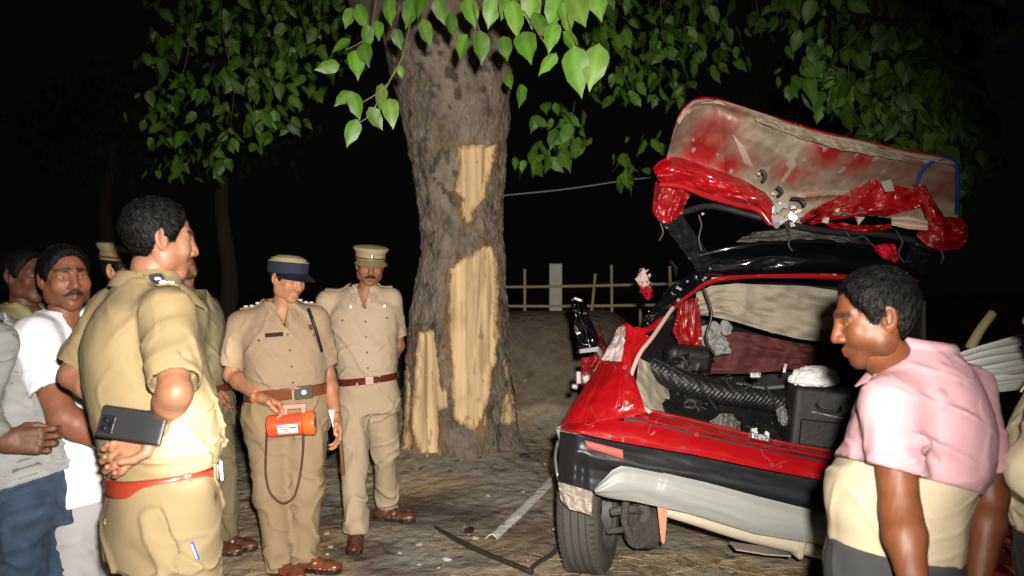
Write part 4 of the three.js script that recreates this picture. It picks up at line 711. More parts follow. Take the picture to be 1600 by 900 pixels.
  if (o.belt) {
    const bh = o.beltH ?? 0.021, y0 = o.beltY ?? 0.004, bf = (x, y, z) => { const q = toF(fr, x, y, z); const d = tor(q[0], q[1], q[2]) - ease - (o.beltOut ?? 0.009), e = Math.abs(q[1] - y0 - (o.beltTilt ?? 0) * q[0]) - bh; return smax(smax(d, e, 0.004), -(d + 0.025), 0.003); };
    const [a, b] = box([fromF(fr, 0.2, 0, 0.18), fromF(fr, -0.2, 0, -0.18), fromF(fr, 0.2, 0, -0.18), fromF(fr, -0.2, 0, 0.18)], 0.06);
    kit.beltF = bf; kit.belt = part('belt', netMesh(bf, a, b, 0.0058, { safe: 1.6 }), plainM(lin(...o.belt), 0.28, { bumpMap: skinT, bumpScale: 0.0012 }), t);
  }
  return kit;
}
// peaked cap in head axes
function peakedCap(kit, o) {
  const g = new THREE.Group(); g.name = 'cap'; g.applyMatrix4(kit.hd.M); kit.t.add(g);
  const sq = (q) => q.scale(0.86, 1, 1);
  const pts = (list) => list.map(([r, y]) => new THREE.Vector2(r, y));
  const lathe = (list) => { const q = new THREE.LatheGeometry(pts(list), 48); sq(q); return q; };
  const M = new THREE.Matrix4().makeRotationX(o.tilt ?? 0.1).setPosition(0, o.y ?? 0.05, -0.012), put = (q) => q.applyMatrix4(M);
  const crownM = clothM(lin(...o.crown)), bandM = clothM(lin(...o.band));
  const b0 = o.bandH ?? 0.034, R = o.R ?? 0.107;
  part('crown', put(lathe([[R - 0.004, b0 - 0.004], [R + 0.004, b0 + 0.002], [R + o.flare, b0 + o.rise], [R + o.flare + 0.002, b0 + o.rise + 0.007], [R + o.flare - 0.012, b0 + o.rise + 0.014], [0.06, b0 + o.rise + o.dome], [0.0001, b0 + o.rise + o.dome + 0.003]])), crownM, g);
  part('cap_band', put(lathe([[R - 0.01, -0.005], [R, -0.005], [R + 0.002, 0.01], [R + 0.002, b0 - 0.006], [R - 0.001, b0], [R - 0.012, b0]])), bandM, g);
  if (o.strap) part('chin_strap', put(lathe([[R + 0.0025, 0.004], [R + 0.006, 0.004], [R + 0.006, 0.013], [R + 0.0025, 0.013]])), plainM(lin(...o.strap), 0.4), g);
  part('visor', put(sheet((u, v) => { const a = (u - 0.5) * 2.1, r = R + 0.001 + v * 0.052 * Math.pow(Math.cos((u - 0.5) * 2.6), 0.5); return V(Math.sin(a) * r * 0.86, -0.004 - v * 0.034 * Math.cos(a * 0.7), Math.cos(a) * r); }, 22, 6, 0.003)), plainM(lin(...o.visor), 0.3), g);
  if (o.badge) part('badge', put(new THREE.SphereGeometry(0.016, 12, 10).scale(0.8, 1.15, 0.35).translate(0, b0 * 0.62, R + 0.004)), plainM(lin(0.85, 0.82, 0.75), 0.22, { metalness: 0.9 }), g);
  return g;
}
// ---------------------------------------------------------------- the people
const KH = { a: [0.165, 0.122, 0.06], b: [0.31, 0.22, 0.14], c: [0.4, 0.31, 0.22], d: [0.2, 0.175, 0.085] };
const chrome = plainM(lin(0.8, 0.78, 0.74), 0.3, { metalness: 0.15 }), buttonM = plainM(lin(0.08, 0.05, 0.03), 0.4), ink = plainM(lin(0.012, 0.012, 0.02), 0.5);
const ball = (p, r, sx = 1, sy = 1, sz = 1) => new THREE.SphereGeometry(r, 12, 8).scale(sx, sy, sz).translate(p.x, p.y, p.z);
function hit(on, c, n) { const q = c.clone().addScaledVector(n, 0.2); for (let i = 0; i < 80; i++) { const d = on(q.x, q.y, q.z); if (d < 0.0006) break; q.addScaledVector(n, -Math.min(0.03, d * 0.8)); } return q; }
function frontButtons(k, ys, x = 0.004) { for (const y of ys) { const c = fromF(k.fr, x, y, 0), p = hit(k.shirtF, c, k.fr.z); part('button', ball(p.addScaledVector(k.fr.z, 0.002), 0.0062, 1, 1, 0.6), buttonM, k.shirt); } }
function chestPocket(k, s, y) { const n = k.fr.z.clone().addScaledVector(k.fr.x, s * 0.35), c = fromF(k.fr, s * 0.085, y, 0); k.patch('pocket', k.shirtF, c, n, k.fr.y, 0.105, 0.115, 0.0022, k.cM, k.shirt, 0.0005); k.patch('pocket_flap', k.shirtF, c.clone().addScaledVector(k.fr.y, 0.047), n, k.fr.y, 0.112, 0.042, 0.0026, k.cM, k.shirt, 0.004, (a, b) => 1 - (1 - b) * (1 - 0.45 * Math.abs(a - 0.5) * 2)); const p = hit(k.shirtF, c.clone().addScaledVector(k.fr.y, 0.034), n); part('button', ball(p.addScaledVector(n.normalize(), 0.008), 0.006), buttonM, k.shirt); }
function epaulette(k, s, mat, deco) { // strap along the shoulder
  const a = fromF(k.fr, s * 0.075, k.L - 0.03, -0.005), b = k.arm[s < 0 ? 'r' : 'l'].S.clone().addScaledVector(k.fr.x, s * 0.01), up = V(0, 1, 0), ax = b.clone().sub(a).normalize(), side = ax.clone().cross(up).normalize();
  const at = (u, v, lift) => { const c = a.clone().lerp(b, v).addScaledVector(side, (u - 0.5) * 0.05 * (1 - 0.12 * (1 - v))); c.y = a.y - 0.02; return hit(k.shirtF, c, up).addScaledVector(up, lift); };
  const m = part('epaulette', sheet((u, v) => at(1 - u, v, 0.006), 6, 16, 0.004), mat, k.shirt);
  if (deco) deco(m, at);
  return at;
}
function buckle(k, x, w, mat) { const p = hit(k.beltF, fromF(k.fr, x, 0.004, 0), k.fr.z); part('buckle', rbox(w, 0.05, 0.007, 0.003, frameM(p.clone().addScaledVector(k.fr.z, 0.003), k.fr.x, k.fr.y, k.fr.z)), mat, k.belt); return p; }
const loops = (k, list, y = 0.004) => { for (const [a] of list) { const n = k.fr.z.clone().multiplyScalar(Math.cos(a)).addScaledVector(k.fr.x, Math.sin(a)), c = fromF(k.fr, 0, y, 0.01), x = k.fr.y.clone().cross(n); k.patch('belt_loop', (x, y2, z) => Math.min(k.beltF(x, y2, z), k.shirtF(x, y2, z), k.tf(x, y2, z)), c, n, k.fr.y, 0.014, 0.06, 0.003, k.trous.material, k.trous, 0.001); } };

// 1 --- nearest officer, seen from behind his right shoulder, phone held behind his back
reseed(11);
const o1 = person({
  label: 'heavy-set bareheaded officer in khaki, back turned, holding a phone behind his waist', px: 250, Z: 2.39, yaw: 112, pelvis: [258, 742], neck: [236, 436], head: [250, 375, 0.02], headYaw: 124, pitch: 4, roll: 0, skin: [0.19, 0.085, 0.05], cell: 0.0072, headCell: 0.0034, strands: 9000,
  face: { hair: 0.016, fat: 0.004, size: 0.88 }, neckR: 1.06, shirt: KH.a, trousers: [0.175, 0.13, 0.068], belt: [0.2, 0.026, 0.012], ease: 0.012, sleeve: 0.88, sleeveR: 0.065, armR: 0.88, hemY: 0.0, beltH: 0.022, beltY: 0.0,
  sec: [[-0.24, 0.165, 0.125, -0.02], [-0.12, 0.172, 0.134, -0.016], [0, 0.16, 0.122, -0.006], [0.05, 0.165, 0.132, -0.004], [0.15, 0.175, 0.146, -0.012], [0.26, 0.182, 0.146, -0.026], [0.36, 0.18, 0.138, -0.036], [0.44, 0.155, 0.108, -0.032], [0.49, 0.112, 0.08, -0.016], [0.53, 0.075, 0.066, 0]],
  shR: [262, 492, 0.16], elR: [275, 614, 0.31], wrR: [247, 657, 0.222], shL: [178, 486, -0.16], elL: [113, 586, -0.12], wrL: [205, 640, -0.08],
  handR: { dir: [-0.72, -0.66, 0.02], nor: [0.05, 0.12, 1], side: -1, curl: [[0.15, 1.15, 1.0], [0.15, 1.2, 1.0], [0.15, 1.2, 1.0], [0.2, 1.2, 1.0]], thumb: 0.9, spread: 0.03 },
  knR: [275, 930, 0.1], anR: [280, 1250, 0.1], knL: [255, 930, -0.1], anL: [255, 1250, -0.1], hipR: [268, 800, 0.085], hipL: [252, 800, -0.085], trouserR: [0.122, 0.104, 0.085], shoe: [0.09, 0.03, 0.014],
  folds: bodyFolds(0.0105, 3.3, { waist: 1.3 }),
  lineFolds: (J) => [[J(205, 690, 0.16), J(172, 700, 0.1), 0.012, 0.010], [J(225, 705, 0.17), J(178, 716, 0.1), 0.010, 0.009], [J(235, 720, 0.18), J(185, 733, 0.11), 0.011, 0.008], [J(212, 480, 0.2), J(205, 560, 0.2), 0.012, -0.012], [J(205, 560, 0.2), J(232, 630, 0.2), 0.012, -0.009], [J(240, 470, 0.2), J(212, 490, 0.2), 0.013, 0.008], [J(170, 440, 0.08), J(130, 470, 0), 0.015, 0.006], [J(180, 620, 0.15), J(230, 640, 0.2), 0.014, 0.007], [J(160, 640, 0.1), J(210, 652, 0.2), 0.012, -0.007], [J(140, 540, 0.05), J(165, 620, 0.1), 0.02, 0.006], [J(240, 520, 0.25), J(300, 532, 0.25), 0.011, 0.006], [J(240, 548, 0.28), J(300, 560, 0.3), 0.01, -0.006], [J(245, 566, 0.3), J(300, 574, 0.3), 0.009, 0.007]],
});
{
  const k = o1, strap = clothM(lin(...KH.a));
  epaulette(k, -1, strap, (m, at) => {
    const patchM = clothM(lin(0.015, 0.016, 0.03));
    part('rank_patch', sheet((u, v) => at(0.85 - u * 0.7, 0.28 + v * 0.62, 0.009), 5, 10, 0.003), patchM, m);
    for (const v of [0.45, 0.75]) part('rank_star', ball(at(0.5, v, 0.012), 0.0085, 1, 0.5, 1), chrome, m);
    part('rank_bar', sheet((u, v) => at(0.85 - u * 0.7, 0.9 + v * 0.06, 0.011), 4, 3, 0.003), chrome, m);
  });
  // rolled cuff round the sleeve end
  const a = k.arm.r, u = a.E.clone().sub(a.S).normalize(), c = a.S.clone().addScaledVector(u, a.S.distanceTo(a.E) * 0.74);
  // back pocket with its flap and button, side pocket
  const side = V(0.1, 0, 1).normalize(), pc = k.J(206, 796, 0);
  k.patch('pocket_flap', k.tf, pc, V(-0.45, 0, 0.9), V(0, 1, 0), 0.085, 0.012, 0.003, k.trous.material, k.trous, 0.001);
  part('button', ball(hit(k.tf, k.J(219, 799, 0), V(-0.3, 0, 0.95).normalize()), 0.0075, 1, 1, 0.7), buttonM, k.trous);
  k.patch('side_pocket', k.tf, k.J(296, 812, 0), V(0.45, 0, 0.9), V(0.12, 1, 0), 0.012, 0.15, 0.003, k.trous.material, k.trous, 0.001);
  loops(k, [[-1.75], [-0.75], [-2.6]], 0.0);
  const p = hit(k.beltF, fromF(k.fr, 0, 0.0, 0.01), k.fr.z.clone().addScaledVector(k.fr.x, -0.25).normalize());
  part('buckle', rbox(0.055, 0.052, 0.007, 0.003, frameM(p.clone().addScaledVector(k.fr.z, 0.003), k.fr.x, k.fr.y, k.fr.z)), chrome, k.belt);
  part('belt_keeper', (() => { const n = k.fr.x.clone().multiplyScalar(-1).addScaledVector(k.fr.z, 0.12).normalize(), x = k.fr.y.clone().cross(n), q = hit(k.beltF, fromF(k.fr, 0, 0, 0.03), n); return rbox(0.02, 0.05, 0.006, 0.002, frameM(q, x, k.fr.y, n)); })(), k.belt.material, k.belt);
  // pen clipped in the side pocket
  const q = hit(k.tf, k.J(297, 829, 0), V(0.4, 0, 0.92).normalize()).add(k.base);
  const pen = thing('pen', 'small blue pen clipped to the nearest officer\'s trouser pocket', 'pen', q), pm = plainM(lin(0.02, 0.06, 0.4), 0.3);
  part('barrel', taperTube([[0.008, -0.022, 0.004], [0, 0, 0.007], [-0.006, 0.02, 0.008]], [0.0045, 0.005, 0.005], 8, 8), pm, pen); part('clip', taperTube([[0.008, -0.018, 0.013], [-0.005, 0.018, 0.015]], [0.0015, 0.0018], 4, 6), chrome, pen);
  // phone
  const pa = k.J(155, 657, 0.262), pb = k.J(258, 672, 0.285), x = pb.clone().sub(pa), len = 0.166; const c0 = pa.clone().add(pb).multiplyScalar(0.5).add(k.base); x.normalize(); const z = V(0.06, 0.28, 0.95); z.addScaledVector(x, -z.dot(x)).normalize(); const y = z.clone().cross(x);
  const ph = thing('smartphone', 'dark grey smartphone in the nearest officer\'s hand behind his back', 'smartphone', c0), Mx = (a, b, c) => frameM(x.clone().multiplyScalar(a).addScaledVector(y, b).addScaledVector(z, c), x, y, z);
  part('case', rbox(len, 0.078, 0.011, 0.0053, Mx(0, 0, 0), 4), plainM(lin(0.005, 0.005, 0.006), 0.5), ph);
  part('back_cover', rbox(len - 0.008, 0.07, 0.003, 0.0012, Mx(0, 0, 0.0052)), plainM(lin(0.014, 0.015, 0.017), 0.4), ph);
  const cam = part('camera_module', rbox(0.034, 0.042, 0.003, 0.0014, Mx(-len / 2 + 0.026, -0.006, 0.0072)), plainM(lin(0.01, 0.01, 0.012), 0.25), ph);
  for (const [a, b] of [[-0.008, 0.009], [-0.008, -0.01], [0.009, 0.0]]) part('lens', new THREE.CylinderGeometry(0.0062, 0.0062, 0.0025, 16).rotateX(Math.PI / 2).applyMatrix4(Mx(-len / 2 + 0.026 + a, -0.006 + b, 0.0095)), plainM(lin(0.005, 0.006, 0.01), 0.08), cam);
}
// 2 --- man in a white shirt
reseed(22);
const o2 = person({
  label: 'man in a white half-sleeve shirt looking past the officer toward the camera', px: 120, Z: 3.12, yaw: 60, pelvis: [124, 748], neck: [91, 494], head: [102, 436, 0.02], headYaw: 44, pitch: -2, roll: 3, skin: [0.185, 0.07, 0.037], cell: 0.0082, headCell: 0.0036, strands: 5000,
  face: { hair: 0.016, moustache: true, stubble: 0.6, fat: 0.004 }, shirt: [0.72, 0.73, 0.79], trousers: [0.33, 0.315, 0.33], ease: 0.014, sleeve: 0.68, sleeveR: 0.076, hemY: -0.07, flare: 0.02, armR: 1.12,
  shR: [55, 530, 0.15], elR: [98, 652, 0.24], wrR: [172, 694, 0.2], shL: [135, 515, -0.12], elL: [180, 640, -0.1], wrL: [200, 700, 0],
  handR: { curl: [[0.5, 0.6, 0.5]].concat([[0.5, 0.6, 0.5], [0.5, 0.6, 0.5], [0.5, 0.6, 0.5]]) },
  hipR: [108, 790, 0.06], hipL: [150, 790, -0.06], knR: [118, 940, 0.08], anR: [122, 1075, 0.06], knL: [165, 940, -0.02], anL: [172, 1075, -0.04], trouserR: [0.105, 0.092, 0.08], shoe: [0.03, 0.02, 0.015],
  folds: bodyFolds(0.01, 8.8, { waist: 0.7 }),
});
// 3 --- person in a grey speckled shirt and jeans at the left edge
reseed(33);
const speckle = noiseTex(512, (u, v) => { const k = 0.72 + 0.16 * tile(u, v, 16, 3, 3) - (tile(u, v, 60, 2, 21) > 0.3 ? 0.22 : 0); return [k, k, k * 1.0]; }, 2.4, true);
const denim = noiseTex(256, (u, v) => { const k = 0.75 + 0.35 * tile(u, v, 14, 4, 6) + 0.06 * Math.sin((u + v) * 6.283 * 48); return [k, k, k]; }, 4, true);
const o3 = person({
  label: 'man in a pale grey speckled shirt and blue jeans cut by the left edge', px: 20, Z: 2.95, yaw: 72, pelvis: [30, 738], neck: [-34, 500], head: [-58, 425, 0.02], headYaw: 60, skin: [0.13, 0.055, 0.03], cell: 0.0088, headCell: 0.0045,
  face: { hair: 0.015, moustache: true }, shirt: [0.5, 0.5, 0.5], shirtM: clothM(lin(0.62, 0.63, 0.64), { map: speckle }), trousers: [0.03, 0.05, 0.09], trouserM: clothM(lin(0.045, 0.085, 0.16), { map: denim }), hemY: -0.03, flare: 0.012, ease: 0.014, longSleeve: true, sleeveR: 0.07,
  shR: [-10, 540, 0.16], elR: [-45, 640, 0.2], wrR: [4, 690, 0.24], shL: [20, 530, -0.14], elL: [45, 630, -0.1], wrL: [28, 696, 0.02], handR: { dir: [0.9, 0.0, -0.2], nor: [-0.3, -0.1, -0.9], curl: [[0.6, 0.7, 0.5], [0.7, 0.7, 0.5], [0.7, 0.7, 0.5], [0.7, 0.7, 0.5]] },
  hipR: [16, 800, 0.09], hipL: [54, 800, -0.06], knR: [14, 940, 0.1], anR: [14, 1110, 0.1], knL: [68, 930, -0.02], anL: [76, 1105, -0.06], trouserR: [0.105, 0.092, 0.085], shoe: [0.03, 0.03, 0.03],
});
// 4 --- man in an olive shirt behind
reseed(44);
const o4 = person({
  label: 'dim man in an olive collared shirt behind the man in white', px: 46, Z: 3.75, yaw: 70, pelvis: [60, 690], neck: [35, 480], head: [40, 432], headYaw: 72, skin: [0.11, 0.045, 0.026], cell: 0.0105, headCell: 0.0045, face: { hair: 0.016 }, shirt: [0.3, 0.265, 0.12], trousers: [0.08, 0.08, 0.1], sleeveR: 0.07,
  shR: [0, 515, 0.12], elR: [0, 600, 0.12], wrR: [40, 660, 0.1], shL: [68, 510, -0.1], elL: [90, 600, -0.1], wrL: [90, 670, 0], knR: [55, 820, 0.06], anR: [55, 960, 0.05], knL: [75, 820, -0.06], anL: [78, 960, -0.06], shoe: [0.03, 0.02, 0.02],
});
// 5 --- capped officer hidden behind the nearest one
reseed(55);
const o5 = person({
  label: 'officer in a khaki cap mostly hidden behind the nearest officer', px: 185, Z: 3.7, yaw: 52, pelvis: [200, 650], neck: [190, 470], head: [198, 424], headYaw: 70, skin: [0.3, 0.14, 0.08], cell: 0.0095, headCell: 0.0045, face: { hair: 0.01, moustache: true }, shirt: KH.d, trousers: KH.d, belt: [0.15, 0.03, 0.015], sleeveR: 0.072, sleeve: 0.72,
  shR: [150, 495, 0.1], elR: [146, 580, 0.1], wrR: [175, 640, 0.12], shL: [232, 492, -0.1], elL: [240, 580, -0.1], wrL: [240, 650, 0], knR: [190, 800, 0.06], anR: [190, 970, 0.05], knL: [212, 800, -0.06], anL: [214, 970, -0.06], shoe: [0.09, 0.03, 0.014],
});
peakedCap(o5, { crown: KH.d, band: [0.16, 0.13, 0.06], visor: [0.05, 0.04, 0.02], flare: 0.018, rise: 0.022, dome: 0.018, badge: true, tilt: 0.08, strap: [0.1, 0.03, 0.015] });
// 6 --- officer standing back between the two groups
reseed(66);
const o6 = person({
  label: 'officer in khaki half hidden behind the nearest officer\'s back', px: 315, Z: 5.05, yaw: 75, pelvis: [318, 610], neck: [300, 458], head: [282, 420], headYaw: 70, skin: [0.25, 0.11, 0.06], cell: 0.0105, headCell: 0.005, face: { hair: 0.014, moustache: true }, shirt: [0.15, 0.122, 0.066], trousers: [0.18, 0.145, 0.085], belt: [0.12, 0.03, 0.015], sleeveR: 0.07,
  shR: [304, 486, 0.15], elR: [304, 556, 0.14], wrR: [330, 606, 0.1], shL: [322, 482, -0.14], elL: [330, 560, -0.12], wrL: [335, 610, -0.05], knR: [318, 745, 0.06], anR: [330, 838, 0.06], knL: [346, 740, -0.05], anL: [352, 830, -0.02], footL: [1, 0, 0.25], footR: [1, 0, 0.3], shoe: [0.1, 0.03, 0.016], trouserR: [0.1, 0.08, 0.068],
});
// 7 --- officer with the torch
reseed(77);
const o7 = person({
  label: 'officer in a navy-banded cap looking down, red torch in his hand', px: 448, Z: 4.65, yaw: 24, pelvis: [447, 612], neck: [436, 474], head: [450, 437, 0.03], headYaw: 54, pitch: 14, roll: -2, skin: [0.36, 0.165, 0.09], cell: 0.0088, headCell: 0.0036, handCell: 0.0038,
  face: { hair: 0.011, grey: 0.5, fat: 0.006, bald: false }, shirt: KH.b, trousers: [0.27, 0.193, 0.112], belt: [0.17, 0.055, 0.024], beltH: 0.03, beltOut: 0.005, hemY: 0.0, sleeve: 0.82, sleeveR: 0.074, armR: 1.0, neckR: 1.05,
  sec: [[-0.24, 0.18, 0.13, -0.02], [-0.12, 0.215, 0.152, -0.01], [0, 0.195, 0.155, 0.012], [0.1, 0.2, 0.168, 0.02], [0.22, 0.2, 0.155, 0.015], [0.32, 0.195, 0.13, 0.003], [0.385, 0.15, 0.1, -0.004], [0.43, 0.105, 0.08, -0.004], [0.46, 0.075, 0.065, 0]],
  shR: [378, 508, 0.06], elR: [362, 586, 0.06], wrR: [407, 622, 0.22], shL: [492, 500, -0.05], elL: [512, 588, -0.06], wrL: [525, 650, 0.04],
  handR: { dir: [0.9, -0.36, 0.12], nor: [0.25, -0.75, 0.45], side: -1, curl: [[0.7, 0.8, 0.6], [0.75, 0.8, 0.6], [0.8, 0.8, 0.6], [0.85, 0.8, 0.6]], thumb: 0.6, size: 1.06 }, handL: { curl: [[0.35, 0.4, 0.3], [0.4, 0.4, 0.3], [0.45, 0.4, 0.3], [0.5, 0.4, 0.3]] },
  hipR: [418, 655, 0.03], hipL: [472, 655, -0.02], knR: [424, 770, 0.06], anR: [437, 882, 0.04], knL: [478, 765, 0.03], anL: [478, 864, -0.02], trouserR: [0.12, 0.084, 0.06], footL: [1, 0, 0.22], footR: [0.75, 0, 0.66], shoe: [0.17, 0.045, 0.02], shoeRough: 0.22, hem: 0.035,
  lineFolds: (J) => [[J(395, 560, 0.18), J(440, 590, 0.18), 0.016, 0.008], [J(400, 540, 0.16), J(405, 600, 0.18), 0.014, -0.008]],
});
{
  const k = o7;
  peakedCap(k, { crown: [0.34, 0.29, 0.16], band: [0.012, 0.014, 0.035], bandH: 0.06, visor: [0.012, 0.013, 0.03], flare: -0.014, rise: 0.008, dome: 0.026, tilt: -0.16, y: 0.036, R: 0.117 });
  chestPocket(k, -1, 0.25); chestPocket(k, 1, 0.25); frontButtons(k, [0.06, 0.14, 0.22, 0.3]);
  for (const s of [-1, 1]) epaulette(k, s, k.cM, (m, at) => { for (const v of [0.28, 0.52, 0.76]) part('rank_star', ball(at(0.5, v, 0.013), 0.0125, 1, 0.5, 1), chrome, m); part('shoulder_title', sheet((u, v) => at(0.9 - u * 0.8, 0.9 + v * 0.09, 0.009), 3, 3, 0.003), plainM(lin(0.2, 0.05, 0.03), 0.6), m); });
  const n = k.fr.z.clone().addScaledVector(k.fr.x, -0.25).normalize();
  const np = k.patch('name_plate', k.shirtF, k.J(433, 521, 0), n, k.fr.y, 0.088, 0.021, 0.004, plainM(lin(0.006, 0.006, 0.008), 0.85), k.shirt, 0.016);
  k.patch('medal', k.shirtF, k.J(481, 511, 0), k.fr.z, k.fr.y, 0.018, 0.028, 0.004, plainM(lin(0.16, 0.05, 0.02), 0.4), k.shirt, 0.006);
  part('placket', (() => { const q = sheet((u, v) => hit(k.shirtF, fromF(k.fr, 0.004 + (u - 0.5) * 0.034, 0.03 + v * 0.34, 0), k.fr.z).addScaledVector(k.fr.z, 0.0025), 4, 26, 0.003); return q; })(), k.cM, k.shirt);
  const bp = hit(k.beltF, fromF(k.fr, 0.055, 0.004, 0), k.fr.z);
  part('buckle', rbox(0.088, 0.068, 0.009, 0.003, frameM(bp.clone().addScaledVector(k.fr.z, 0.003), k.fr.x, k.fr.y, k.fr.z)), plainM(lin(0.03, 0.035, 0.03), 0.35), k.belt);
  part('buckle_crest', ball(bp.clone().addScaledVector(k.fr.z, 0.009), 0.013, 1.2, 1, 0.4), chrome, k.belt); part('buckle_edge', rbox(0.012, 0.07, 0.01, 0.002, frameM(bp.clone().addScaledVector(k.fr.z, 0.003).addScaledVector(k.fr.x, -0.052), k.fr.x, k.fr.y, k.fr.z)), plainM(lin(0.55, 0.42, 0.2), 0.25, { metalness: 0.8 }), k.belt);
  loops(k, [[-0.75], [-1.2], [0.75]]);
  part('wrist_thread', new THREE.TorusGeometry(0.0335, 0.006, 8, 24).applyMatrix4((() => { const d = k.arm.r.W.clone().sub(k.arm.r.E).normalize(), x = V(0, 1, 0).cross(d).normalize(); return frameM(k.arm.r.W.clone().addScaledVector(d, -0.03), x, d.clone().cross(x), d); })()), plainM(lin(0.8, 0.2, 0.04), 0.7), k.t);
  // lanyard cord from the left shoulder
  part('lanyard', tube([k.J(482, 482, 0.14), k.J(490, 505, 0.17), k.J(497, 528, 0.15), k.J(503, 549, 0.08)], 0.008, 20, 7), ink, k.t);
  // trouser creases and pocket
  k.patch('side_pocket', k.tf, k.J(402, 640, 0.05), V(-0.55, 0, 0.85), V(0.2, 1, 0), 0.012, 0.15, 0.003, k.trous.material, k.trous, 0.001);
  // torch held by its handle, with its cord
  const A = k.J(418, 666, 0.27), B = k.J(493, 660, 0.25), x = B.clone().sub(A), len = x.length(); x.normalize(); const c = A.clone().add(B).multiplyScalar(0.5).add(k.base), y = V(0, 1, 0).addScaledVector(x, -x.y).normalize(), z = x.clone().cross(y), M = (a, b, d) => frameM(x.clone().multiplyScalar(a).addScaledVector(y, b).addScaledVector(z, d), x, y, z);
  const tt = thing('torch', 'chunky orange-red torch held at the navy-capped officer\'s belt', 'torch', c), red = plainM(lin(0.82, 0.09, 0.035), 0.3), R = 0.053;
  const lathe = (p, m, n2) => part(n2, new THREE.LatheGeometry(p.map(([a, b]) => new THREE.Vector2(a, b)), 36).rotateZ(-Math.PI / 2).applyMatrix4(M(0, 0, 0)), m, tt);
  lathe([[0.001, -len / 2], [R - 0.006, -len / 2], [R, -len / 2 + 0.008], [R, len / 2 - 0.062], [R - 0.003, len / 2 - 0.06]], red, 'barrel');
  lathe([[R - 0.003, len / 2 - 0.058], [R + 0.005, len / 2 - 0.052], [R + 0.007, len / 2 - 0.006], [R + 0.002, len / 2], [R - 0.008, len / 2]], plainM(lin(0.85, 0.14, 0.03), 0.28), 'head_ring');
  lathe([[R - 0.008, len / 2 - 0.001], [0.02, len / 2 - 0.012], [0.001, len / 2 - 0.014]], plainM(lin(0.5, 0.5, 0.5), 0.15, { metalness: 0.8 }), 'reflector');
  const lab = document.createElement('canvas'); lab.width = 256; lab.height = 128; const g2 = lab.getContext('2d'); g2.fillStyle = '#f3ece8'; g2.fillRect(0, 0, 256, 128); g2.fillStyle = '#d8432f'; g2.fillRect(0, 0, 256, 34); g2.fillStyle = '#3a2a30'; g2.fillRect(16, 60, 96, 12); g2.fillStyle = '#e05a44'; for (let i = 0; i < 3; i++) g2.fillRect(130, 50 + i * 24, 110 - i * 26, 10); const lt = new THREE.CanvasTexture(lab); lt.colorSpace = THREE.SRGBColorSpace;
  const lg = new THREE.CylinderGeometry(R + 0.0012, R + 0.0012, len * 0.42, 24, 1, true, -0.62, 1.24); lg.rotateZ(-Math.PI / 2); lg.rotateX(0); const lu = lg.attributes.uv; for (let i = 0; i < lu.count; i++) { const a = lu.getX(i), b = lu.getY(i); lu.setXY(i, 1 - b, 1 - a); }
  part('label', lg.applyMatrix4(new THREE.Matrix4().makeBasis(x, y, z).multiply(new THREE.Matrix4().makeRotationX(0.15)).setPosition(x.clone().multiplyScalar(-0.012))), plainM(0xffffff, 0.35, { map: lt }), tt);
  part('handle', rbox(0.115, 0.024, 0.03, 0.008, M(0.02, R + 0.034, 0)), plainM(lin(0.75, 0.28, 0.22), 0.35), tt);
  for (const a of [-0.025, 0.062]) part('handle_foot', rbox(0.022, 0.036, 0.026, 0.006, M(a, R + 0.015, 0)), plainM(lin(0.75, 0.28, 0.22), 0.35), tt);
  (part('cord', tube([[418, 660, 0.3], [416, 700, 0.27], [416, 745, 0.25], [424, 772, 0.25], [442, 786, 0.25], [458, 778, 0.25], [468, 748, 0.25], [474, 700, 0.26], [474, 676, 0.27]].map(([a, b, d]) => k.J(a, b, d).add(k.base).sub(c)), 0.0052, 60, 7), plainM(lin(0.07, 0.03, 0.02), 0.6), tt), 0);
  // folded paper in the left hand
  const pp = [k.J(513, 641, 0.09), k.J(521, 640, 0.05), k.J(534, 680, 0.05), k.J(524, 682, 0.1)].map((q) => q.add(k.base));
  tag(part('folded_paper', sheet((u, v) => pp[0].clone().lerp(pp[1], u).lerp(pp[3].clone().lerp(pp[2], u), v), 4, 6, 0.006), plainM(lin(0.78, 0.78, 0.78), 0.8), scene), 'folded white paper in the torch officer\'s lowered hand', 'paper');
}
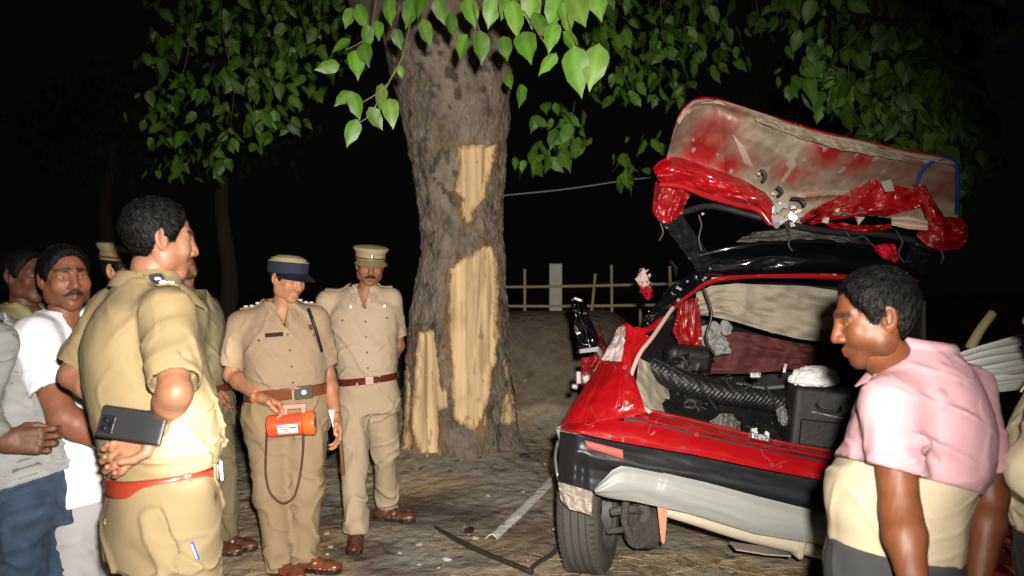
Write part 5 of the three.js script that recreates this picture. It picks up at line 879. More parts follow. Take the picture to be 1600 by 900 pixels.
// 8 --- officer by the tree, hands behind his back
reseed(88);
const o8 = person({
  label: 'officer in a peaked khaki cap standing by the tree, hands behind his back', px: 575, Z: 5.4, yaw: 10, pelvis: [574, 592], neck: [567, 450], head: [578, 416, 0.03], headYaw: 14, pitch: 10, roll: -3, skin: [0.24, 0.1, 0.055], cell: 0.0095, headCell: 0.0036,
  face: { hair: 0.01, moustache: true, fat: 0.005 }, shirt: KH.c, trousers: [0.385, 0.3, 0.2], belt: [0.085, 0.018, 0.014], beltH: 0.021, beltTilt: 0.06, hemY: 0.0, sleeve: 0.8, sleeveR: 0.068,
  sec: [[-0.24, 0.16, 0.12, -0.015], [-0.12, 0.18, 0.135, -0.01], [0, 0.165, 0.135, 0.012], [0.1, 0.172, 0.148, 0.022], [0.24, 0.18, 0.14, 0.014], [0.4, 0.185, 0.12, 0.002], [0.47, 0.15, 0.095, -0.004], [0.515, 0.105, 0.078, -0.004], [0.55, 0.075, 0.065, 0]],
  shR: [512, 472, 0], elR: [507, 546, -0.08], wrR: [545, 590, -0.19], shL: [610, 468, -0.04], elL: [622, 540, -0.1], wrL: [590, 588, -0.2],
  handR: { dir: [0.9, -0.3, -0.1], nor: [0, 0, 1] }, handL: { dir: [-0.9, -0.3, -0.1], nor: [0, 0, 1] },
  hipR: [554, 630, 0.02], hipL: [596, 628, -0.02], knR: [552, 722, 0.16], anR: [556, 822, 0.3], knL: [602, 705, -0.1], anL: [604, 786, -0.25], trouserR: [0.097, 0.07, 0.058], footR: [0.08, 0, 1], footL: [0.95, 0, 0.3], shoe: [0.1, 0.028, 0.018], hem: 0.035,
});
{
  const k = o8;
  peakedCap(k, { crown: [0.36, 0.3, 0.175], band: [0.3, 0.25, 0.14], visor: [0.2, 0.165, 0.09], flare: 0.022, rise: 0.026, dome: 0.022, tilt: -0.02, y: 0.048, strap: [0.13, 0.03, 0.02], badge: true });
  chestPocket(k, -1, 0.33); chestPocket(k, 1, 0.33); frontButtons(k, [0.08, 0.17, 0.26, 0.35, 0.43]);
  for (const s of [-1, 1]) epaulette(k, s, k.cM, (m, at) => part('shoulder_title', sheet((u, v) => at(0.9 - u * 0.8, 0.74 + v * 0.24, 0.009), 4, 4, 0.003), plainM(lin(0.2, 0.06, 0.04), 0.6), m));
  for (const [px, py] of [[548, 479], [600, 478]]) part('badge', ball(hit(k.shirtF, k.J(px, py, 0), k.fr.z).addScaledVector(k.fr.z, 0.008), 0.009, 1, 1.3, 0.5), chrome, k.shirt);
  part('placket', sheet((u, v) => hit(k.shirtF, fromF(k.fr, 0.004 + (u - 0.5) * 0.034, 0.03 + v * 0.42, 0), k.fr.z).addScaledVector(k.fr.z, 0.0025), 4, 26, 0.003), k.cM, k.shirt);
  buckle(k, 0.01, 0.05, plainM(lin(0.3, 0.12, 0.06), 0.3)); loops(k, [[-0.85], [0.8], [-0.4], [0.42]]);
  // cane tucked under the arm of the man in front
  tag(part('cane', taperTube([W(526, 640, 5.1), W(532, 690, 5.1), W(536, 742, 5.1)], [0.013, 0.013, 0.012], 10, 8), plainM(lin(0.16, 0.06, 0.03), 0.5), scene), 'brown wooden cane hanging between the two standing officers', 'cane');
}
// 9 --- man in the pink shirt at the open boot
reseed(99);
const hemCut = (J) => { const A = J(1308, 708, 0.1), B = J(1440, 748, 0.1), C = J(1545, 776, -0.1), D = J(1440, 742, 0.4); const n = C.clone().sub(A).cross(D.clone().sub(B)).normalize(); if (n.y > 0) n.negate(); return (x, y, z) => (x - B.x) * n.x + (y - B.y) * n.y + (z - B.z) * n.z - 0.0; };
const o9 = person({
  label: 'man in a hitched-up pink shirt over a cream vest leaning to the open boot', px: 1425, Z: 2.15, yaw: -114, pelvis: [1400, 838], neck: [1436, 556], head: [1366, 497, 0.06], headYaw: -97, pitch: 14, roll: 0, skin: [0.115, 0.037, 0.0145], cell: 0.0072, headCell: 0.003, strands: 10000,
  face: { hair: 0.017, stubble: 0.75, grey: 0.18, fat: 0.004, size: 0.92 }, neckR: 1.02, shirt: [0.37, 0.205, 0.232], trousers: [0.02, 0.022, 0.024], ease: 0.021, sleeve: 0.76, sleeveR: 0.065, armR: 1.0, waistY: -0.015,
  sec: [[-0.24, 0.16, 0.125, -0.01], [-0.1, 0.17, 0.14, 0.0], [0, 0.168, 0.142, 0.0], [0.06, 0.174, 0.153, 0.01], [0.12, 0.178, 0.157, 0.008], [0.2, 0.174, 0.15, -0.022], [0.29, 0.168, 0.136, -0.03], [0.36, 0.15, 0.11, -0.03], [0.41, 0.12, 0.09, -0.02], [0.455, 0.078, 0.066, 0]],
  shR: [1512, 612, -0.1], elR: [1548, 775, -0.08], wrR: [1526, 925, 0.0], shL: [1392, 634, 0.14], elL: [1407, 800, 0.22], wrL: [1432, 935, 0.32], hemPlane: hemCut,
  handR: { curl: [[0.4, 0.4, 0.3], [0.4, 0.4, 0.3], [0.4, 0.4, 0.3], [0.4, 0.4, 0.3]] }, handL: { curl: [[0.4, 0.4, 0.3], [0.4, 0.4, 0.3], [0.4, 0.4, 0.3], [0.4, 0.4, 0.3]] },
  hipR: [1420, 900, -0.06], hipL: [1385, 900, 0.06], knR: [1420, 1150, -0.06], anR: [1425, 1350, -0.06], knL: [1370, 1150, 0.1], anL: [1375, 1350, 0.1], trouserR: [0.12, 0.1, 0.085],
  folds: bodyFolds(0.0115, 5.5, { waist: 0 }),
  lineFolds: (J) => [[J(1440, 560, 0.2), J(1490, 650, 0.18), 0.012, 0.009], [J(1490, 650, 0.18), J(1485, 730, 0.18), 0.013, 0.011], [J(1462, 552, 0.15), J(1515, 640, 0.12), 0.011, 0.008], [J(1515, 640, 0.12), J(1520, 720, 0.1), 0.012, 0.011], [J(1500, 560, 0.1), J(1540, 650, 0.05), 0.012, 0.009], [J(1540, 650, 0.05), J(1543, 735, 0), 0.012, 0.009], [J(1468, 600, 0.2), J(1470, 690, 0.2), 0.01, -0.008], [J(1500, 600, 0.15), J(1505, 700, 0.15), 0.01, -0.008], [J(1450, 690, 0.24), J(1545, 745, 0.05), 0.02, 0.014], [J(1435, 700, 0.24), J(1530, 765, 0.05), 0.013, -0.014], [J(1430, 620, 0.24), J(1455, 690, 0.24), 0.012, 0.009], [J(1340, 580, 0.2), J(1325, 690, 0.1), 0.014, 0.006], [J(1350, 655, 0.24), J(1420, 690, 0.26), 0.014, 0.005], [J(1360, 710, 0.26), J(1410, 735, 0.28), 0.012, 0.005], [J(1400, 590, 0.2), J(1440, 640, 0.24), 0.012, 0.006]],
});
{
  const k = o9;
  const vf = (x, y, z) => { const q = k.toF(k.fr, x, y, z); let d = k.tor(q[0], q[1], q[2]) - 0.008 - 0.004 * Math.exp(-Math.pow(Math.sin(q[0] * 12 + q[1] * 46 + q[2] * 9 + 3 * noise(x * 5, y * 4, z * 5)) / 0.3, 2)) * smooth(-0.2, 0.4, noise(x * 6, y * 5, z * 6)) - 0.0025 * noise(x * 16, y * 16, z * 16) - 0.004 * Math.exp(-Math.pow(noise(x * 8 + y * 4, y * 8, z * 8) / 0.12, 2)); d += 0.012 * smooth(0.06, 0, q[1]) * 0; return smax(smax(d, -q[1] - 0.03, 0.01), q[1] - 0.26, 0.01); };
  const c = fromF(k.fr, 0, 0.13, 0);
  part('vest', netMesh(vf, [c.x - 0.27, c.y - 0.22, c.z - 0.27], [c.x + 0.27, c.y + 0.2, c.z + 0.27], 0.008, { safe: 1.6 }), clothM(lin(0.32, 0.262, 0.18)), k.t, 'cream vest stretched over the belly');
}
// 10 --- person cut by the right edge
reseed(110);
const o10 = person({
  label: 'person in cream clothing almost wholly cut off by the right edge', px: 1680, Z: 2.3, yaw: -95, pelvis: [1690, 830], neck: [1690, 560], head: [1668, 486], headYaw: -95, skin: [0.3, 0.12, 0.06], cell: 0.0105, headCell: 0.005, face: { hair: 0.015 }, shirt: [0.8, 0.7, 0.5], trousers: [0.05, 0.05, 0.06], longSleeve: true, sleeveR: 0.085,
  shR: [1690, 600, -0.15], elR: [1700, 740, -0.15], wrR: [1650, 800, 0], shL: [1690, 600, 0.16], elL: [1630, 738, 0.16], wrL: [1690, 820, 0.16], knR: [1690, 1080, -0.08], anR: [1690, 1290, -0.08], knL: [1690, 1080, 0.08], anL: [1690, 1290, 0.08],
});
// ---------------------------------------------------------------- the wrecked red car, tail toward the camera, heeled over to its right
reseed(1234);
{
  const car = thing('wrecked_car', 'smashed red car heeled over to one side, its torn tailgate standing open', 'car', W(1134, 720, 4.15));
  car.quaternion.setFromEuler(new THREE.Euler(0, 4 * Math.PI / 180, -12.3 * Math.PI / 180, 'YXZ')); car.updateMatrixWorld(true);
  const inv = car.matrixWorld.clone().invert(), eyeL = camera.position.clone().applyMatrix4(inv);
  const C = (px, py, z) => { const d = W(px, py, 1).applyMatrix4(inv).sub(eyeL); return eyeL.clone().addScaledVector(d, (z - eyeL.z) / d.z); };   // a point of the car, z metres behind its rear face
  const path = (pts) => { const L = [0]; for (let i = 1; i < pts.length; i++) L.push(L[i - 1] + Math.hypot(pts[i][0] - pts[i - 1][0], pts[i][1] - pts[i - 1][1])); return (u) => { const s = u * L[L.length - 1]; let i = 1; while (i < pts.length - 1 && L[i] < s) i++; const t = (s - L[i - 1]) / (L[i] - L[i - 1] || 1); return [mix(pts[i - 1][0], pts[i][0], t), mix(pts[i - 1][1], pts[i][1], t)]; }; };
  const panel = (top, bot, zf, nu0 = 40, nv0 = 14, th = 0.006) => { const nu = Math.ceil(nu0 * 1.5), nv = Math.ceil(nv0 * 1.4); const a = path(top), b = path(bot); return sheet((u, v) => { const p = a(u), q = b(u), s = 1 - v; const r = zf(u, s); const [z, dx = 0, dy = 0] = Array.isArray(r) ? r : [r]; return C(mix(p[0], q[0], s) + dx, mix(p[1], q[1], s) + dy, z); }, nu, nv, th); };
  const line = (pts, r, seg = 30, rad = 8) => tube(pts.map((p) => C(...p)), r, seg, rad);
  const crumple = (u, v, k, a, f = 5) => a * (1 - 2 * Math.abs(noise(u * f + k, v * f * 0.8 + k * 1.7, k))) + a * 0.5 * noise(u * f * 2.6, v * f * 2.6, k + 9) + a * 0.16 * (1 - 2 * Math.abs(noise(u * f * 3.3 + k, v * f * 2.7, k * 2.1)));
  const smear = noiseTex(512, (u, v) => { const k = 0.3 + 0.45 * smooth(0.0, 0.5, tile(u, v, 8, 5, 40)) ; return [0, k, 0]; }, 1.2);
  const scr = noiseTex(512, (u, v) => { const a = Math.abs(tile(u, v, 6, 3, 61)), b = tile(u, v, 34, 3, 71), chip = b > 0.42 ? 1 : 0, line = a < 0.006 && tile(u, v, 5, 2, 91) > 0.05 ? 1 : 0, dust = smooth(0.1, 0.5, tile(u, v, 7, 5, 101)) * 0.12; const k = Math.max(chip * 0.75, line * 0.8), base = [0.6, 0.05, 0.075]; return base.map((q, i) => mix(mix(q, [0.5, 0.42, 0.34][i], dust), [0.62, 0.45, 0.42][i], k)); }, 1.1, true);
  const red = new THREE.MeshPhysicalMaterial({ color: 0xffffff, map: scr, roughness: 0.3, clearcoat: 1, clearcoatRoughness: 0.07, bumpMap: scuffT, bumpScale: 0.003 });
  const redDull = new THREE.MeshPhysicalMaterial({ color: lin(0.75, 0.9, 0.9), map: scr, roughness: 0.45, clearcoat: 0.5, clearcoatRoughness: 0.2, bumpMap: scuffT, bumpScale: 0.004 });
  const black = plainM(lin(0.012, 0.013, 0.016), 0.42, { bumpMap: gritT, bumpScale: 0.0015 }), gloss = new THREE.MeshPhysicalMaterial({ color: lin(0.0035, 0.004, 0.006), roughness: 0.22, clearcoat: 1, clearcoatRoughness: 0.08, bumpMap: scuffT, bumpScale: 0.003 }), trimB = plainM(lin(0.008, 0.008, 0.0085), 0.7, { bumpMap: weaveT, bumpScale: 0.003 });
  const grey = plainM(lin(0.27, 0.28, 0.265), 0.5, { bumpMap: gritT, bumpScale: 0.002 }), pale = plainM(lin(0.34, 0.29, 0.25), 0.75, { bumpMap: gritT, bumpScale: 0.006 }), beige = plainM(lin(0.3, 0.26, 0.2), 0.9, { bumpMap: weaveT, bumpScale: 0.003 }), steel = plainM(lin(0.6, 0.6, 0.6), 0.3, { metalness: 0.85, bumpMap: scuffT, bumpScale: 0.004 }), rubber = plainM(lin(0.022, 0.021, 0.02), 0.8, { bumpMap: gritT, bumpScale: 0.003 }), iron = plainM(lin(0.06, 0.055, 0.05), 0.75, { bumpMap: gritT, bumpScale: 0.008 });
  const P = (name, g, m, parent = car, label) => part(name, g, m, parent, label);
  // ---- rear bumper: red upper edge, black middle, grey skid plate
  const endZ = (u) => -0.13 * Math.pow(clamp(1 - u / 0.07, 0, 1), 2) - 0.3 * Math.pow(clamp((u - 0.9) / 0.1, 0, 1), 2);
  const bandTop = [[876, 667], [905, 671], [960, 678], [1000, 687], [1060, 699], [1167, 722 - 2], [1247, 737 - 2], [1310, 748 - 1], [1404, 768]];
  const bandMid = [[876, 672], [905, 677], [960, 689], [1000, 696], [1087, 711], [1193, 733], [1290, 751], [1404, 775]];
  P('bumper_upper', panel([[876, 664], [905, 660], [960, 656], [1000, 660], [1060, 673], [1167, 698], [1247, 714], [1310, 729], [1404, 752]], bandMid, (u, v) => endZ(u) - 0.03 + 0.045 * Math.sin(Math.min(1, v * 1.15) * 1.6) + crumple(u, v * 0.25, 3, 0.003, 9) - 0.012 * Math.exp(-Math.pow((u - 0.72) / 0.05, 2)), 110, 14), red);
  const bumper = P('bumper', panel([[875, 674], [905, 679], [960, 691], [1000, 698], [1087, 713], [1193, 735], [1290, 753], [1406, 777]], [[872, 752], [900, 760], [926, 767], [980, 776], [1033, 787], [1100, 800], [1180, 820], [1290, 846], [1406, 868]], (u, v) => endZ(u) + 0.01 + 0.05 * Math.sin(Math.min(1, v * 1.3) * 1.9) - 0.05 * smooth(0.35, 0.6, v) + crumple(u, v, 7, 0.004, 6) - (0.03 * Math.exp(-Math.pow((u - 0.07) / 0.015, 2)) * smooth(0.2, 0.6, v)), 110, 20), black);
  P('skid_plate', panel([[929, 764], [944, 748], [956, 735], [970, 728], [990, 728], [1100, 753], [1190, 777], [1290, 802], [1404, 828]], [[930, 772], [942, 776], [956, 779], [970, 781], [988, 783], [1076, 802], [1180, 834], [1290, 852], [1404, 874]], (u, v) => endZ(u * 0.94 + 0.08) + 0.04 + 0.035 * Math.sin(v * 2.8) - 0.02 * v + crumple(u, v, 4, 0.003, 5) + 0.012 * smooth(0.24, 0.26, u + v * 0.05), 90, 16, 0.008), grey, bumper);
  P('reflector', panel([[914, 688], [973, 703]], [[919, 700], [974, 717]], (u, v) => endZ(0.08 + u * 0.1) + 0.066 + 0.006 * Math.sin(v * 3.1), 12, 6, 0.01), plainM(lin(0.4, 0.09, 0.08), 0.4), bumper);
  P('torn_liner', panel([[872, 753], [888, 757], [905, 762], [925, 768]], [[876, 782], [890, 796], [908, 800], [924, 806]], (u, v) => -0.1 + 0.1 * u + 0.03 * Math.sin(v * 3) + crumple(u, v, 8, 0.02, 3), 20, 12), pale, car, 'torn pale wheel-arch liner');
  P('bumper_bracket', panel([[868, 668], [888, 668], [905, 676]], [[874, 690], [888, 686], [902, 680]], (u, v) => -0.22 + 0.2 * u + crumple(u, v, 5, 0.02, 3), 12, 8), pale);
  P('bent_edge', line([[872, 690, -0.2], [868, 715, -0.28], [872, 745, -0.3], [878, 756, -0.22]], 0.008, 20), steel);
  // ---- sill of the boot opening, with its dark groove and latch
  P('boot_sill', panel([[1010, 642], [1071, 655], [1156, 676], [1220, 692], [1305, 707], [1404, 730]], [[975, 650], [1060, 669], [1167, 693], [1247, 709], [1300, 719], [1404, 743]], (u, v) => -0.17 + 0.1 * v + 0.018 * Math.sin(v * 3.1) + crumple(u, v, 2, 0.006, 7), 80, 10), red);
  P('boot_seal', line([[1012, 641, -0.16], [1071, 654, -0.17], [1156, 675, -0.17], [1220, 691, -0.17], [1305, 706, -0.17], [1400, 729, -0.17]], 0.008, 50), redDull);
  P('sill_groove', panel([[975, 648], [1060, 667], [1167, 692], [1300, 718], [1404, 741]], [[975, 660], [1060, 678], [1167, 702], [1300, 731], [1404, 754]], () => -0.13, 30, 3), plainM(lin(0.03, 0.004, 0.005), 0.6));
  const latch = P('latch', [rbox(0.09, 0.03, 0.05, 0.006, new THREE.Matrix4().setPosition(C(1186, 682, -0.12))), rbox(0.03, 0.05, 0.03, 0.005, new THREE.Matrix4().makeRotationZ(0.3).setPosition(C(1178, 676, -0.13))), rbox(0.026, 0.04, 0.026, 0.005, new THREE.Matrix4().makeRotationZ(-0.4).setPosition(C(1196, 680, -0.13)))], steel);
  for (const [px, py] of [[1088, 671 + 8], [985, 652], [990, 638], [976, 574], [1068, 700], [1205, 726]]) P('bolt', new THREE.CylinderGeometry(0.012, 0.012, 0.006, 12).rotateX(Math.PI / 2).translate(...C(px, py, px > 1060 ? 0.025 : -0.14).toArray()), redDull);
  // ---- left quarter panel
  P('quarter_panel', panel([[942, 560], [952, 561], [966, 562], [978, 566], [988, 578]], [[876, 668], [900, 664], [930, 661], [965, 656], [1010, 645]], (u, v) => [-0.2 + 0.15 * Math.pow(v, 0.8) - 0.17 * Math.pow(1 - u, 2) + 0.05 * Math.sin(v * 3.1) * Math.sin(u * 2.6) + crumple(u, v, 6, 0.007, 4) - 0.014 * Math.exp(-Math.pow((u - 0.66) / 0.02, 2)) * (v < 0.8 ? 1 : 0), u < 0.2 ? -2 * Math.sin(v * 3.1) : 0, 0], 50, 36), red);
  P('pillar_base', panel([[962, 516], [971, 507], [980, 505], [992, 513], [1014, 525]], [[950, 562], [960, 562], [970, 564], [980, 572], [988, 582]], (u, v) => -0.31 + 0.11 * v - 0.12 * Math.pow(1 - u, 2) + 0.03 * Math.sin(u * 3.1) + crumple(u, v, 12, 0.012, 3), 26, 22), red);
  P('bare_bracket', panel([[966, 512], [974, 509], [978, 512]], [[940, 562], [952, 563], [970, 565]], (u, v) => -0.275 + 0.1 * v - 0.08 * (1 - u) + crumple(u, v, 15, 0.015, 4), 16, 20), plainM(lin(0.42, 0.33, 0.33), 0.55, { bumpMap: scuffT, bumpScale: 0.006 }), car, 'bare bent metal where the tail lamp was');
  P('opening_flange', line([[1051, 481, -0.5], [1017, 530, -0.3], [1000, 552, -0.22], [988, 581, -0.17], [985, 597, -0.14], [990, 615, -0.12], [1001, 633, -0.11], [1016, 644, -0.11]], 0.011, 50), plainM(lin(0.5, 0.34, 0.28), 0.6));
  P('inner_quarter', panel([[1000, 560], [1020, 570], [1040, 590]], [[992, 622], [1020, 645], [1085, 660]], (u, v) => -0.4 - 0.25 * u + 0.15 * v + crumple(u, v, 3, 0.02, 3), 24, 20), beige, car, 'beige inner trim of the boot');
  // ---- pillar, roof edge
  P('rear_pillar', panel([[1000, 508], [1020, 480], [1045, 452], [1085, 424], [1110, 418]], [[1018, 516], [1036, 494], [1060, 470], [1094, 445], [1112, 438]], (u, v) => -0.38 - 0.28 * u + crumple(u, v, 21, 0.03, 4), 34, 12, 0.01), gloss);
  P('roof_frame', line([[992, 516, -0.32], [1010, 516, -0.34], [1032, 500, -0.45], [1056, 476, -0.61], [1100, 443, -0.66], [1150, 432, -0.68], [1230, 430, -0.7], [1305, 432, -0.72], [1430, 440, -0.74]], 0.017, 70), red);
  P('roof_panel', panel([[1098, 425], [1160, 420], [1300, 420], [1440, 430]], [[1100, 436], [1150, 428], [1300, 428], [1436, 438]], (u, v) => -1.5 + 0.8 * v + crumple(u, v, 30, 0.05, 4), 40, 20), redDull);
  for (let i = 0; i < 11; i++) { const px = rr(1010, 1110), py = 505 - (px - 1005) * 0.8 + rr(-14, 8); P('glass_shard', new THREE.TetrahedronGeometry(rr(0.006, 0.014)).rotateY(rnd() * 6).translate(...C(px, py, -0.5).toArray()), new THREE.MeshPhysicalMaterial({ color: lin(0.3, 0.33, 0.32), roughness: 0.1 })); }
  // ---- open tailgate
  const tg = new THREE.Group(); tg.name = 'tailgate'; car.add(tg);
  const blobs = [[1108, 228, 26, 30, 1], [1160, 250, 22, 12, 0.7], [1285, 240, 24, 14, 1], [1268, 232, 12, 8, 0.9], [1330, 252, 22, 13, 0.8], [1250, 268, 34, 10, 0.45], [1110, 300, 60, 14, 0.25], [1300, 300, 30, 12, 0.25], [1480, 300, 20, 22, 0.35], [1395, 262, 30, 20, 0.3]].map(([x, y, a, b, k]) => { const c = C(x, y, 0), e = C(x + a, y, 0), f = C(x, y + b, 0); return [c, c.distanceTo(e) * 1.3, c.distanceTo(f) * 1.35, k]; });
  const tzf = (py) => 0.16 - 0.4 * smooth(150, 340, py);
  const skinTop = [[1060, 190], [1070, 172], [1085, 160], [1100, 156], [1120, 157], [1200, 183], [1270, 205], [1330, 219], [1400, 235], [1470, 247], [1491, 254]], skinBot = [[1036, 265], [1060, 268], [1090, 275], [1130, 300], [1180, 330], [1212, 350], [1240, 352], [1290, 340], [1350, 335], [1430, 345], [1497, 352]];
  const skinZ = (u, v) => tzf(150 + 190 * v) - 0.05 * Math.sin(v * 3.1) + crumple(u * 2, v, 41, 0.012, 3) - 0.02 * Math.exp(-Math.pow((u - 0.17 - 0.05 * v) / 0.014, 2)) + 0.035 * smooth(0.08, 0, v) + 0.03 * Math.exp(-Math.pow((v - 0.72) / 0.03, 2)) * smooth(0.45, 0.5, u) * smooth(0.72, 0.66, u) + 0.02 * Math.exp(-Math.pow((v - 0.1) / 0.05, 2)) * Math.sin(u * 23);
  const skin = panel(skinTop, skinBot, skinZ, 130, 60, 0.005);
  { const p = skin.attributes.position, c = new Float32Array(p.count * 3); for (let i = 0; i < p.count; i++) { const x = p.getX(i), y = p.getY(i), z = p.getZ(i), n = 1 + 0.4 * fbm(x * 9, y * 9, z * 9, 4) + 0.25 * noise(x * 60, y * 60, 2); let col = [0.245 * n, 0.205 * n, 0.155 * n]; const br = smooth(0.05, 0.4, fbm(x * 6 + 5, y * 12, 3, 4)); col = col.map((q, k) => mix(q, [0.2, 0.16, 0.11][k], br * 0.6)); let r = 0; for (const [b, rx, ry, k] of blobs) r = Math.max(r, k * Math.exp(-Math.pow((x - b.x) / rx, 2) - Math.pow((y - b.y) / ry, 2)) * (0.95 + 0.8 * fbm(x * 16, y * 22, 8, 4))); r = clamp(r * 1.35, 0, 1); col = col.map((q, k) => mix(q, [0.3, 0.008, 0.01][k], r)); if (noise(x * 34, y * 34, 60) > 0.74) col = [0.32, 0.28, 0.23]; c.set(col, i * 3); } skin.setAttribute('color', new THREE.BufferAttribute(c, 3)); }
  P('inner_skin', skin, vcM(0.6, { bumpMap: gritT, bumpScale: 0.004 }), tg, 'dusty bare inner skin smeared with red paint');
  P('outer_skin', panel(skinTop.map(([x, y]) => [x - 1, y - 3]), skinBot, (u, v) => skinZ(u, v) - 0.03, 90, 30, 0.005), red, tg);
  P('rim', line(skinTop.map(([x, y], i) => [x, y + 2 + 2 * Math.sin(i * 2.3), 0.185]), 0.009, 60), plainM(lin(0.3, 0.25, 0.19), 0.8, { bumpMap: gritT, bumpScale: 0.01 }), tg);
  P('rim_fold', panel([[1180, 182], [1240, 199], [1300, 216], [1360, 230], [1420, 243]], [[1180, 190], [1240, 211], [1300, 231], [1360, 242], [1420, 252]], (u, v) => 0.21 + crumple(u * 3, v, 201, 0.02, 4), 50, 6, 0.004), plainM(lin(0.27, 0.225, 0.165), 0.8, { bumpMap: gritT, bumpScale: 0.01 }), tg);
  P('crease_strip', panel([[1136, 188], [1143, 185]], [[1166, 262], [1180, 268]], (u, v) => 0.085 - 0.25 * v + 0.03 * Math.sin(v * 3), 6, 20, 0.008), plainM(lin(0.55, 0.42, 0.34), 0.4, { metalness: 0.2 }), tg);  // pale strip that paints in the highlight along the crease of the skin
  // torn red inner frame
  P('inner_frame', panel([[1020, 263], [1030, 252], [1045, 245], [1064, 246], [1110, 262], [1160, 280], [1195, 300], [1210, 318]], [[1030, 284], [1045, 292], [1062, 290], [1100, 303], [1150, 317], [1185, 326], [1198, 346], [1212, 350]], (u, v) => tzf(300) + 0.06 + 0.07 * Math.sin(v * 3.1) + crumple(u * 2, v, 51, 0.016, 4), 60, 20, 0.008), red, tg);
  P('inner_frame', panel([[1024, 284], [1045, 292], [1068, 296], [1078, 305]], [[1019, 330], [1030, 346], [1045, 350], [1066, 330]], (u, v) => tzf(320) + 0.05 + 0.05 * Math.sin(u * 3.1) + crumple(u, v, 53, 0.03, 3), 26, 20, 0.008), redDull, tg);
  P('frame_flange', line([[1032, 288, -0.05], [1065, 291, -0.05], [1105, 306, -0.06], [1150, 319, -0.07], [1186, 329, -0.07], [1204, 350, -0.06]], 0.014, 40), red, tg);
  P('inner_frame', panel([[1250, 342], [1285, 318], [1320, 303], [1345, 290], [1362, 266], [1378, 252], [1400, 247], [1414, 250]], [[1258, 350], [1290, 345], [1330, 340], [1360, 335], [1385, 338], [1410, 330], [1430, 325], [1446, 322]], (u, v) => tzf(310) + 0.08 + 0.05 * Math.sin(v * 3.1) + crumple(u * 1.6, v * 1.3, 57, 0.028, 4), 60, 26, 0.008), red, tg);
  P('frame_bar', panel([[1408, 250], [1424, 258], [1434, 275]], [[1452, 352], [1468, 350], [1480, 344]], (u, v) => tzf(300) + 0.12 + 0.035 * Math.sin(u * 3.1) + crumple(u, v * 2, 59, 0.012, 3), 14, 34, 0.008), red, tg);
  P('inner_frame', panel([[1440, 352], [1460, 340], [1485, 338], [1504, 342], [1511, 352]], [[1432, 368], [1448, 384], [1475, 392], [1500, 388], [1513, 372]], (u, v) => tzf(350) + 0.08 + 0.06 * Math.sin(v * 3.1) * Math.sin(u * 3.1) + crumple(u, v, 61, 0.02, 3), 30, 22, 0.008), redDull, tg);
  P('torn_strip', panel([[1288, 346], [1320, 350], [1360, 352], [1392, 350]], [[1294, 353], [1320, 358], [1360, 361], [1394, 357]], (u, v) => tzf(350) + 0.14 + 0.02 * Math.sin(v * 3.1) + crumple(u, v, 66, 0.012, 4), 30, 8, 0.006), red, tg);
  P('torn_strip', panel([[1392, 338], [1420, 336], [1450, 344]], [[1394, 350], [1420, 356], [1450, 358]], (u, v) => tzf(345) + 0.15 + 0.02 * Math.sin(v * 6), 20, 8, 0.006), plainM(lin(0.55, 0.42, 0.32), 0.5), tg);
  P('torn_strip', panel([[1300, 324], [1330, 318], [1358, 318]], [[1296, 336], [1330, 336], [1350, 332]], (u, v) => tzf(330) + 0.135 + crumple(u, v, 69, 0.015, 3), 16, 8, 0.005), plainM(lin(0.11, 0.1, 0.06), 0.7), tg);
  P('frame_hole', panel([[1376, 284], [1392, 280]], [[1384, 300], [1398, 298]], () => tzf(290) + 0.145, 4, 4, 0.004), plainM(lin(0.3, 0.26, 0.23), 0.8), tg);
  for (const [px, py, s] of [[1290, 344, 0.025], [1342, 342, 0.03], [1308, 328, 0.016], [1172, 322, 0.014], [1208, 302, 0.014], [1186, 272, 0.012], [1098, 334, 0.01], [1250, 330, 0.016]]) P('torn_tab', new THREE.TetrahedronGeometry(s, 0).rotateX(px).rotateZ(py).translate(...C(px, py, tzf(py) + 0.16).toArray()), plainM(lin(0.62, 0.52, 0.42), 0.45), tg);
  { const q = []; for (let i = 0; i < 15; i++) { const a = C(1206 + rnd() * 42, 318 + rnd() * 34, tzf(335) + 0.12 + rnd() * 0.05); q.push(rbox(rr(0.02, 0.05), rr(0.015, 0.045), rr(0.008, 0.02), 0.003, new THREE.Matrix4().makeRotationFromEuler(new THREE.Euler(rr(-0.7, 0.7), rr(-0.7, 0.7), rr(-1, 1))).setPosition(a))); } P('lock', q, plainM(lin(0.8, 0.8, 0.8), 0.25, { metalness: 0.7 }), tg, 'crumpled bright lock mechanism'); }
  P('blue_wire', line([[1434, 290, 0.08], [1437, 274, 0.1], [1448, 259, 0.14], [1468, 249, 0.19], [1490, 251, 0.19], [1496, 268, 0.16], [1497, 300, 0.08], [1496, 332, -0.06]], 0.0085, 60), plainM(lin(0.012, 0.045, 0.3), 0.4), tg);
  for (const a of [[[1188, 266], [1196, 274], [1192, 284]], [[1214, 292], [1222, 300], [1216, 306]], [[1236, 310], [1252, 312], [1258, 322]]]) P('loose_wire', line(a.map(([x, y]) => [x, y, 0.06]), 0.008, 10, 6), black, tg);
  for (const a of [[[1092, 336], [1096, 352], [1092, 372], [1096, 392]], [[1228, 352], [1236, 366], [1232, 382], [1238, 392]], [[1400, 360], [1410, 378], [1404, 396], [1412, 410]], [[1322, 362], [1330, 372], [1350, 370], [1362, 382]], [[1470, 390], [1474, 402], [1470, 412]], [[1032, 348], [1036, 364], [1030, 376]]]) P('loose_wire', line(a.map(([x, y]) => [x, y, -0.14]), 0.0045, 16, 6), plainM(lin(0.025, 0.025, 0.025), 0.5), tg);
